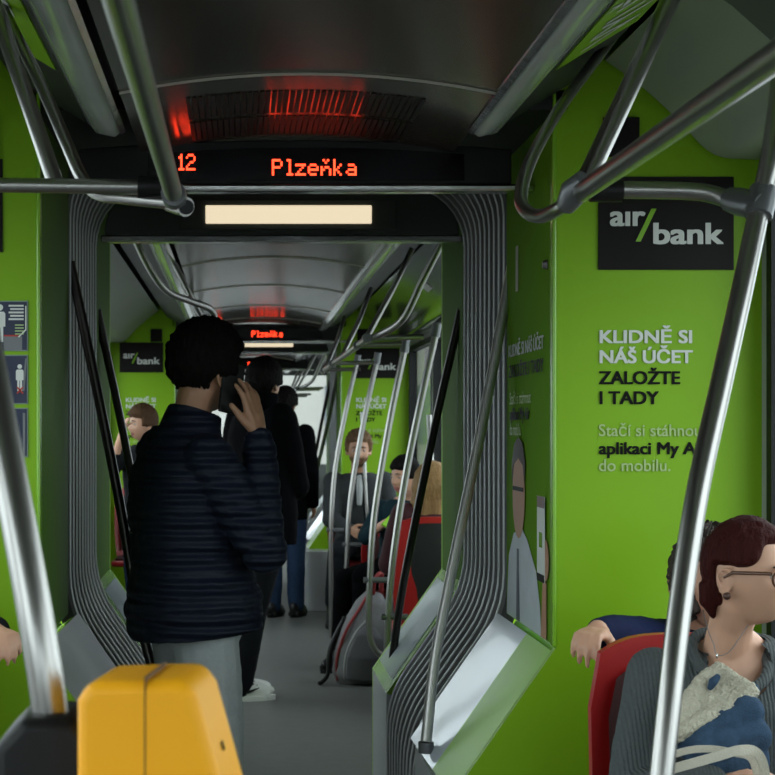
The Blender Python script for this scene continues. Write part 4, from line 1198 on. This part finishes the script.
bk.location = (.935, 9.88, .835); bk.rotation_euler = (DEG(28), DEG(-22), DEG(60))
# --- passenger with long fair hair, seen from behind
J = pose('sit', 1.0, 8.72, 0, .95, head=(.985, 8.72, 1.10), nb=(.99, 8.69, .95))
t, hm = person(J, 'seated person with long fair hair and burgundy coat, seen from behind', DEG(8), 0, fem=True, voxel=.008, hs=.98)
def hair_long(d):
    x, y, z = d
    w = 1.0
    if y > .15: w = sstep(.40, .55, z)
    return -.012+.045*w
def fall(len_, y_=-.05, wid=.075):
    def ex(mb, mx):
        for q in range(7):
            a = math.radians(-105+35*q)
            px_, py_ = wid*math.sin(a), -wid*.9*math.cos(a)*.9-.01
            mb.tube([mx @ Vector((px_*.9, py_*.9, .02)), mx @ Vector((px_*1.15, py_*1.1, -.08)), mx @ Vector((px_*1.2, py_*1.05+.0, -len_*.75)), mx @ Vector((px_*1.1, py_, -len_+.02*math.sin(q*2.1)))], [.03, .034, .030, .012], 10)
    return ex
make_hair(hm, hair_long, H_BLOND, t, .005, extra=fall(.22), voxel=.006)
top(J, t, M['burgundy'], 'coat', .024, (.075, .066, .046), .10, .009, fem=True)
trousers(J, t, M['cloth_dark'], (.095, .075, .055), .010)
for S in 'RL': shoe(J, S, t, M['shoe_black'], M['black'])

# --- red-haired woman in the grey sweater
J = pose('sit', .95, 3.30, DEG(186), .93, pel=(.955, 3.28, .55), chest=(.95, 3.31, .79), nb=(.940, 3.30, .978), head=(.966, 3.235, 1.126),
         shR=(.812, 3.32, .915), elR=(.748, 3.22, .70), wrR=(.825, 3.00, .775), shL=(1.105, 3.30, .918), elL=(1.165, 3.18, .70), wrL=(1.02, 2.99, .76),
         knR=(.86, 2.88, .53), anR=(.86, 2.90, .085), knL=(1.06, 2.88, .53), anL=(1.06, 2.90, .085))
t, hm = person(J, 'red-haired person in grey ribbed sweater and glasses, looking aside from a red seat', DEG(-130), DEG(0), fem=True, voxel=.004, hs=.85,
               hands={'R': dict(fdir=(1, -.12, .10), pn=(-.1, .35, -.9), thumb_sign=1, curl=(10, 14, 12)), 'L': dict(fdir=(-.9, -.3, .1), pn=(0, .4, -.9), thumb_sign=-1, curl=(25, 25, 20))})
def bob(d):
    x, y, z = d
    a = abs(x)
    w = 1.0
    if y > .05:
        lim = .64-.46*sstep(.42, .99, a)                    # hairline sweeps back to the temple
        w = sstep(lim-.07, lim+.05, z)
    elif y > -.46:
        w = sstep(.14, .26, z) if (a > .4 or z < 0) else 1
    else:
        w = sstep(-.86, -.70, z) if x > -.1 else sstep(-.34, -.2, z)
    th = .009+.009*sstep(-.2, .6, z)
    return -.014+w*(th+.014)*(1.0)
def wisps(mb, mx):
    for q in range(6):
        x_ = -.014+.012*q
        mb.tube([mx @ Vector((x_, -.080+.20*abs(x_), -.02)), mx @ Vector((x_*1.08, -.082+.22*abs(x_), -.065)), mx @ Vector((x_*1.0, -.074+.25*abs(x_), -.098-.010*math.sin(q*2.3)))], [.020, .017, .005], 10)
make_hair(hm, bob, H_RED, t, .0035, 70, extra=wisps, voxel=.004, seg=120, ring=90)
fw = fwd(J)
neck_c = J['nb']+fw*.075+Vector((.004, 0, -.025))
def scoop(c):
    q = c-neck_c
    return (q.x/.062)**2+(q.y/.085)**2+(q.z/.062)**2 < 1 or (c.z > .985 and (c.x-J['nb'].x)**2+(c.y-J['nb'].y)**2 < .075**2)
def knit(c): return .004*NZ.noise(c*11)+.006*abs(NZ.noise(Vector((c.x*8, c.y*8, c.z*17+2))))
sw = top(J, t, M['knit'], 'sweater', .013, (.064, .062, .044), .10, .0055, fem=True, cuff=.96, disp=knit, cut=scoop)
cp = []
for k_ in range(29):
    a = 2*math.pi*k_/28
    q = Vector((J['nb'].x+.070*math.sin(a), 0, 0))
    fr = .5-.5*math.cos(a)                                  # 0 at the nape, 1 at the throat
    cp.append(Vector((J['nb'].x+.004*fr+.069*math.sin(a), J['nb'].y+.052-.165*fr, 1.002-.088*fr**1.3)))
MB().tube(cp, .011, 10, M['knit']).build('collar', None, t, smooth=180)
trousers(J, t, M['jeans'], (.09, .07, .05), .010)
for S in 'RL': shoe(J, S, t, M['shoe_black'], M['black'])
TORT = mat('tortoiseshell', (.10, .035, .012), .25, coat=.4)
gl = MB()
gl.tube([hm @ Vector(p) for p in ((.081, -.02, -.004), (.081, .0, .008), (.078, .088, .010))], [.0026, .0034, .0036], 8, TORT)
gl.tube([hm @ Vector(p) for p in ((-.081, -.02, -.004), (-.081, .0, .008), (-.078, .088, .010))], [.0026, .0034, .0036], 8, TORT)
for s in (1, -1):
    gl.tube([hm @ Vector((s*.040+.033*math.cos(a), .103-.014*(math.cos(a)*s > 0)*abs(math.cos(a)), -.004+.022*math.sin(a))) for a in (2*math.pi*q/20 for q in range(21))], .0028, 8, TORT)
gl.tube([hm @ Vector(p) for p in ((-.008, .103, .004), (0, .106, .007), (.008, .103, .004))], .002, 8, TORT)
gl.build('glasses', None, t, smooth=60)
MB().ell(hm @ Vector((.083, -.012, -.044)), (.0075, .0075, .0075), mat('ear_stud', (.07, .03, .02), .3), 14, 10).build('ear_stud', None, t, smooth=180)
ch = [at(703, 610, 3.225), at(708, 630, 3.20), at(714, 645, 3.185), at(717, 655, 3.178), at(730, 651, 3.18), at(748, 625, 3.21)]
MB().tube(spline(ch, 6), .0008, 6, M['clamp']).ell(at(717, 656, 3.175), (.002, .002, .005), M['alu'], 8, 6).build('necklace', None, t, smooth=180)

# --- passenger peeking behind her, hand over the seat back
J = pose('sit', 1.06, 4.10, DEG(180), .95, head=(1.088, 3.93, 1.055), nb=(1.09, 4.00, .92), chest=(1.06, 4.05, .76), shR=(.985, 3.99, .905), elR=(.895, 3.86, .935), wrR=(.780, 3.70, .962), shL=(1.19, 4.02, .88),
         elL=(1.22, 3.92, .70), wrL=(1.1, 3.80, .62), knR=(1.0, 3.76, .50), anR=(1.0, 3.78, .085), knL=(1.15, 3.76, .50), anL=(1.15, 3.78, .085))
t, hm = person(J, 'dark-haired person in navy peeking out behind the red-haired one, hand on seat back', DEG(188), DEG(-4), voxel=.005, hs=1.0,
               hands={'R': dict(fdir=(-.50, -.85, -.05), pn=(-.1, -.15, -1), thumb_sign=1, curl=(44, 32, 12), spread=.07, s=.86)})
def shaggy(d):
    x, y, z = d
    w = 1.0
    if y <= .1: w = sstep(-.85, -.7, z)
    if y > .1: w = max(sstep(.38, .52, z), sstep(.60, .76, abs(x))*sstep(-.75, -.6, z)*(1-sstep(.45, .6, y)))
    return -.014+w*.032
make_hair(hm, shaggy, H_GREY, t, .006, 60)
top(J, t, M['navy_sleeve'], 'sweater', .014, (.056, .046, .036), .10, .007, cuff=.93)
trousers(J, t, M['jeans'], (.09, .07, .05), .010)
for S in 'RL': shoe(J, S, t, M['shoe_black'], M['black'])
# --- unseen passenger at the edge of the photo whose hand grips the other seat
J = pose('sit', -.80, 4.10, DEG(180), .95, nb=(-.80, 4.04, .95), head=(-.80, 4.0, 1.12), shL=(-.66, 4.02, .90), elL=(-.585, 3.88, .93), wrL=(-.535, 3.69, .962), elR=(-.97, 3.95, .72), wrR=(-.86, 3.8, .66),
         knR=(-.87, 3.76, .50), anR=(-.87, 3.78, .085), knL=(-.72, 3.76, .50), anL=(-.72, 3.78, .085))
t, hm = person(J, 'passenger cut off by the photo edge, only the hand on a seat shows', DEG(180), 0, voxel=.006,
               hands={'L': dict(fdir=(.55, -.82, -.05), pn=(.1, -.15, -1), thumb_sign=-1, curl=(48, 30, 15), spread=.06, s=.82)})
make_hair(hm, hair_short(.03), H_BROWN, t, .004)
top(J, t, M['cloth_dark'], 'jacket', .014, (.062, .052, .040), .10, .008, cuff=.9)
trousers(J, t, M['jeans'], (.09, .07, .05), .010)
for S in 'RL': shoe(J, S, t, M['shoe_black'], M['black'])
# ------------------------------------------------------------------ carried things
# folded denim jacket with its fleece lining out, on the woman's lap
DEN = mat('denim', (.040, .072, .12), .9, spec=.1, noise=.35, nscale=90, bump=.3, bscale=300)
FLE = mat('fleece', (.56, .52, .40), .95, noise=.15, nscale=130, bump=1.0, bscale=190)
t = thing('denim_jacket', (.90, 3.0, .70), 'folded blue denim jacket with cream fleece lining in the lap of the red-haired person', 'jacket')
tri = [at(722, 676, 3.10), at(738, 688, 3.07), at(753, 697, 3.05), at(744, 706, 3.04), at(722, 716, 3.03), at(698, 730, 3.01), at(674, 742, 3.00), at(676, 728, 3.02), at(690, 708, 3.05), at(706, 686, 3.08), at(715, 680, 3.10)]
mb = MB()
n = len(tri); off = Vector((.004, .05, .012))
mb.add(list(tri)+[p+off for p in tri], [tuple(range(n)), tuple(range(2*n-1, n-1, -1))]+[(i, i+n, (i+1) % n+n, (i+1) % n) for i in range(n)])
for i in range(n): limb(mb, [tri[i]+off*.5, tri[(i+1) % n]+off*.5], [.016, .016], 4, 10)
def fz(c): return .003*NZ.noise(c*160)+.003*NZ.noise(c*70)
mobj('fleece_lining', fuse(mb, .003, 3, fz), FLE, t)
mb = MB()
for (a, b, r0, r1) in ((at(698, 736, 3.04), at(748, 712, 3.06), .026, .030), (at(702, 752, 3.02), at(752, 735, 3.05), .030, .034), (at(706, 768, 3.03), at(750, 760, 3.05), .034, .034), (at(735, 704, 3.08), at(751, 690, 3.09), .022, .016), (at(690, 745, 3.04), at(705, 700, 3.10), .026, .022)):
    limb(mb, [a, b], [r0, r1], 5, 12)
def dz(c): return .006*abs(NZ.noise(Vector((c.x*26, c.y*26, c.z*14))))+.003*NZ.noise(c*30)
mobj('denim_shell', fuse(mb, .0045, 2, dz), DEN, t)
mb = MB().tube([at(709, 690, 3.075), at(713, 682, 3.075), at(719, 675, 3.08)], [.004, .009, .005], 10)
mobj('denim_tab', fuse(mb, .0025, 1), DEN, t)
# cream tote bag with two handles
CAN = mat('canvas', (.58, .54, .44), .9, noise=.08, nscale=150, bump=.25, bscale=300)
t = thing('tote_bag', (.93, 2.9, .55), 'cream canvas tote bag with flat handles below the denim jacket', 'bag')
def band(pts, w, th, name):
    P = spline(pts, 8); up = Vector((0, -.35, .94)); rows = []
    for i, p in enumerate(P):
        tn = (P[min(i+1, len(P)-1)]-P[max(i-1, 0)]).normalized(); nn = tn.cross(Vector((0, 1, 0))).normalized()
        if nn.z < 0: nn = -nn
        rows.append([p-nn*w/2-Vector((0, th, 0)), p+nn*w/2-Vector((0, th, 0)), p+nn*w/2+Vector((0, th, 0)), p-nn*w/2+Vector((0, th, 0))])
    MB().sheet(rows, CAN, closed=True).build(name, None, t, smooth=50)
band([at(668, 770, 2.93), at(690, 764, 2.91), at(715, 757, 2.90), at(740, 750, 2.90), at(756, 752, 2.92), at(764, 768, 2.94), at(766, 800, 2.96)], .016, .002, 'handle')
band([at(668, 756, 2.98), at(690, 750, 2.96), at(712, 749, 2.95), at(735, 753, 2.95), at(752, 760, 2.97), at(760, 790, 2.98)], .012, .002, 'handle')
mb = MB(); mb.prism([(.74, .57), (1.12, .57), (1.13, .72), (.73, .715)], 'y', 2.86, 2.97)
mobj('bag_body', fuse(mb, .012, 6, lambda c: .006*NZ.noise(c*12)), CAN, t)

# grey backpack on the floor
BG = mat('backpack_grey', (.20, .195, .20), .8, noise=.15, nscale=60); BR = mat('backpack_red', (.30, .03, .03), .6)
t = thing('backpack', (.66, 9.3, 0), 'grey backpack with red piping standing on the floor by the hooked pole', 'backpack')
O = Vector((.685, 9.42, 0))
mb = MB()
ring_tube(mb, [(O+Vector((-.01, 0, .0)), .135, .10), (O+Vector((-.012, 0, .05)), .165, .13), (O+Vector((0, .0, .18)), .16, .13), (O+Vector((.025, .03, .32)), .135, .105), (O+Vector((.05, .05, .43)), .095, .075), (O+Vector((.065, .06, .50)), .045, .04)], Vector((1, 0, 0)), 24)
body_ = mobj('body', fuse(mb, .009, 4, lambda c: .006*NZ.noise(c*10)), BG, t)
mb = MB(); ring_tube(mb, [(O+Vector((.0, -.105, .03)), .11, .045), (O+Vector((.005, -.11, .15)), .11, .05), (O+Vector((.02, -.085, .26)), .085, .04), (O+Vector((.03, -.06, .31)), .04, .025)], Vector((1, 0, 0)), 18)
mobj('front_pocket', fuse(mb, .008, 3), mat('backpack_pocket', (.14, .135, .145), .8), t)
for dx in (-1,):
    MB().tube(spline([O+Vector((-.148, -.06, .02)), O+Vector((-.15, -.075, .15)), O+Vector((-.10, -.075, .30)), O+Vector((-.02, -.03, .42)), O+Vector((.03, .0, .50))], 6), .0085, 8, BR).build('piping', None, t, smooth=180)
MB().tube(spline([O+Vector((-.115, -.125, .04)), O+Vector((-.11, -.14, .16)), O+Vector((-.06, -.125, .28)), O+Vector((.01, -.09, .36))], 6), .005, 8, mat('zip_white', (.5, .5, .5), .5)).build('zip', None, t, smooth=180)
MB().tube(spline([O+Vector((.05, .03, .46)), O+Vector((.06, .0, .56)), O+Vector((.10, .02, .60)), O+Vector((.10, .05, .48))], 6), .014, 8, BR).build('grab_loop', None, t, smooth=180)
MB().tube(spline([O+Vector((-.10, .02, .36)), O+Vector((-.18, -.02, .20)), O+Vector((-.20, -.05, .06)), O+Vector((-.235, -.08, .015)), O+Vector((-.25, -.10, .012))], 6), [.016]*12+[.012]*13, 8, M['black']).build('shoulder_strap', None, t, smooth=180)
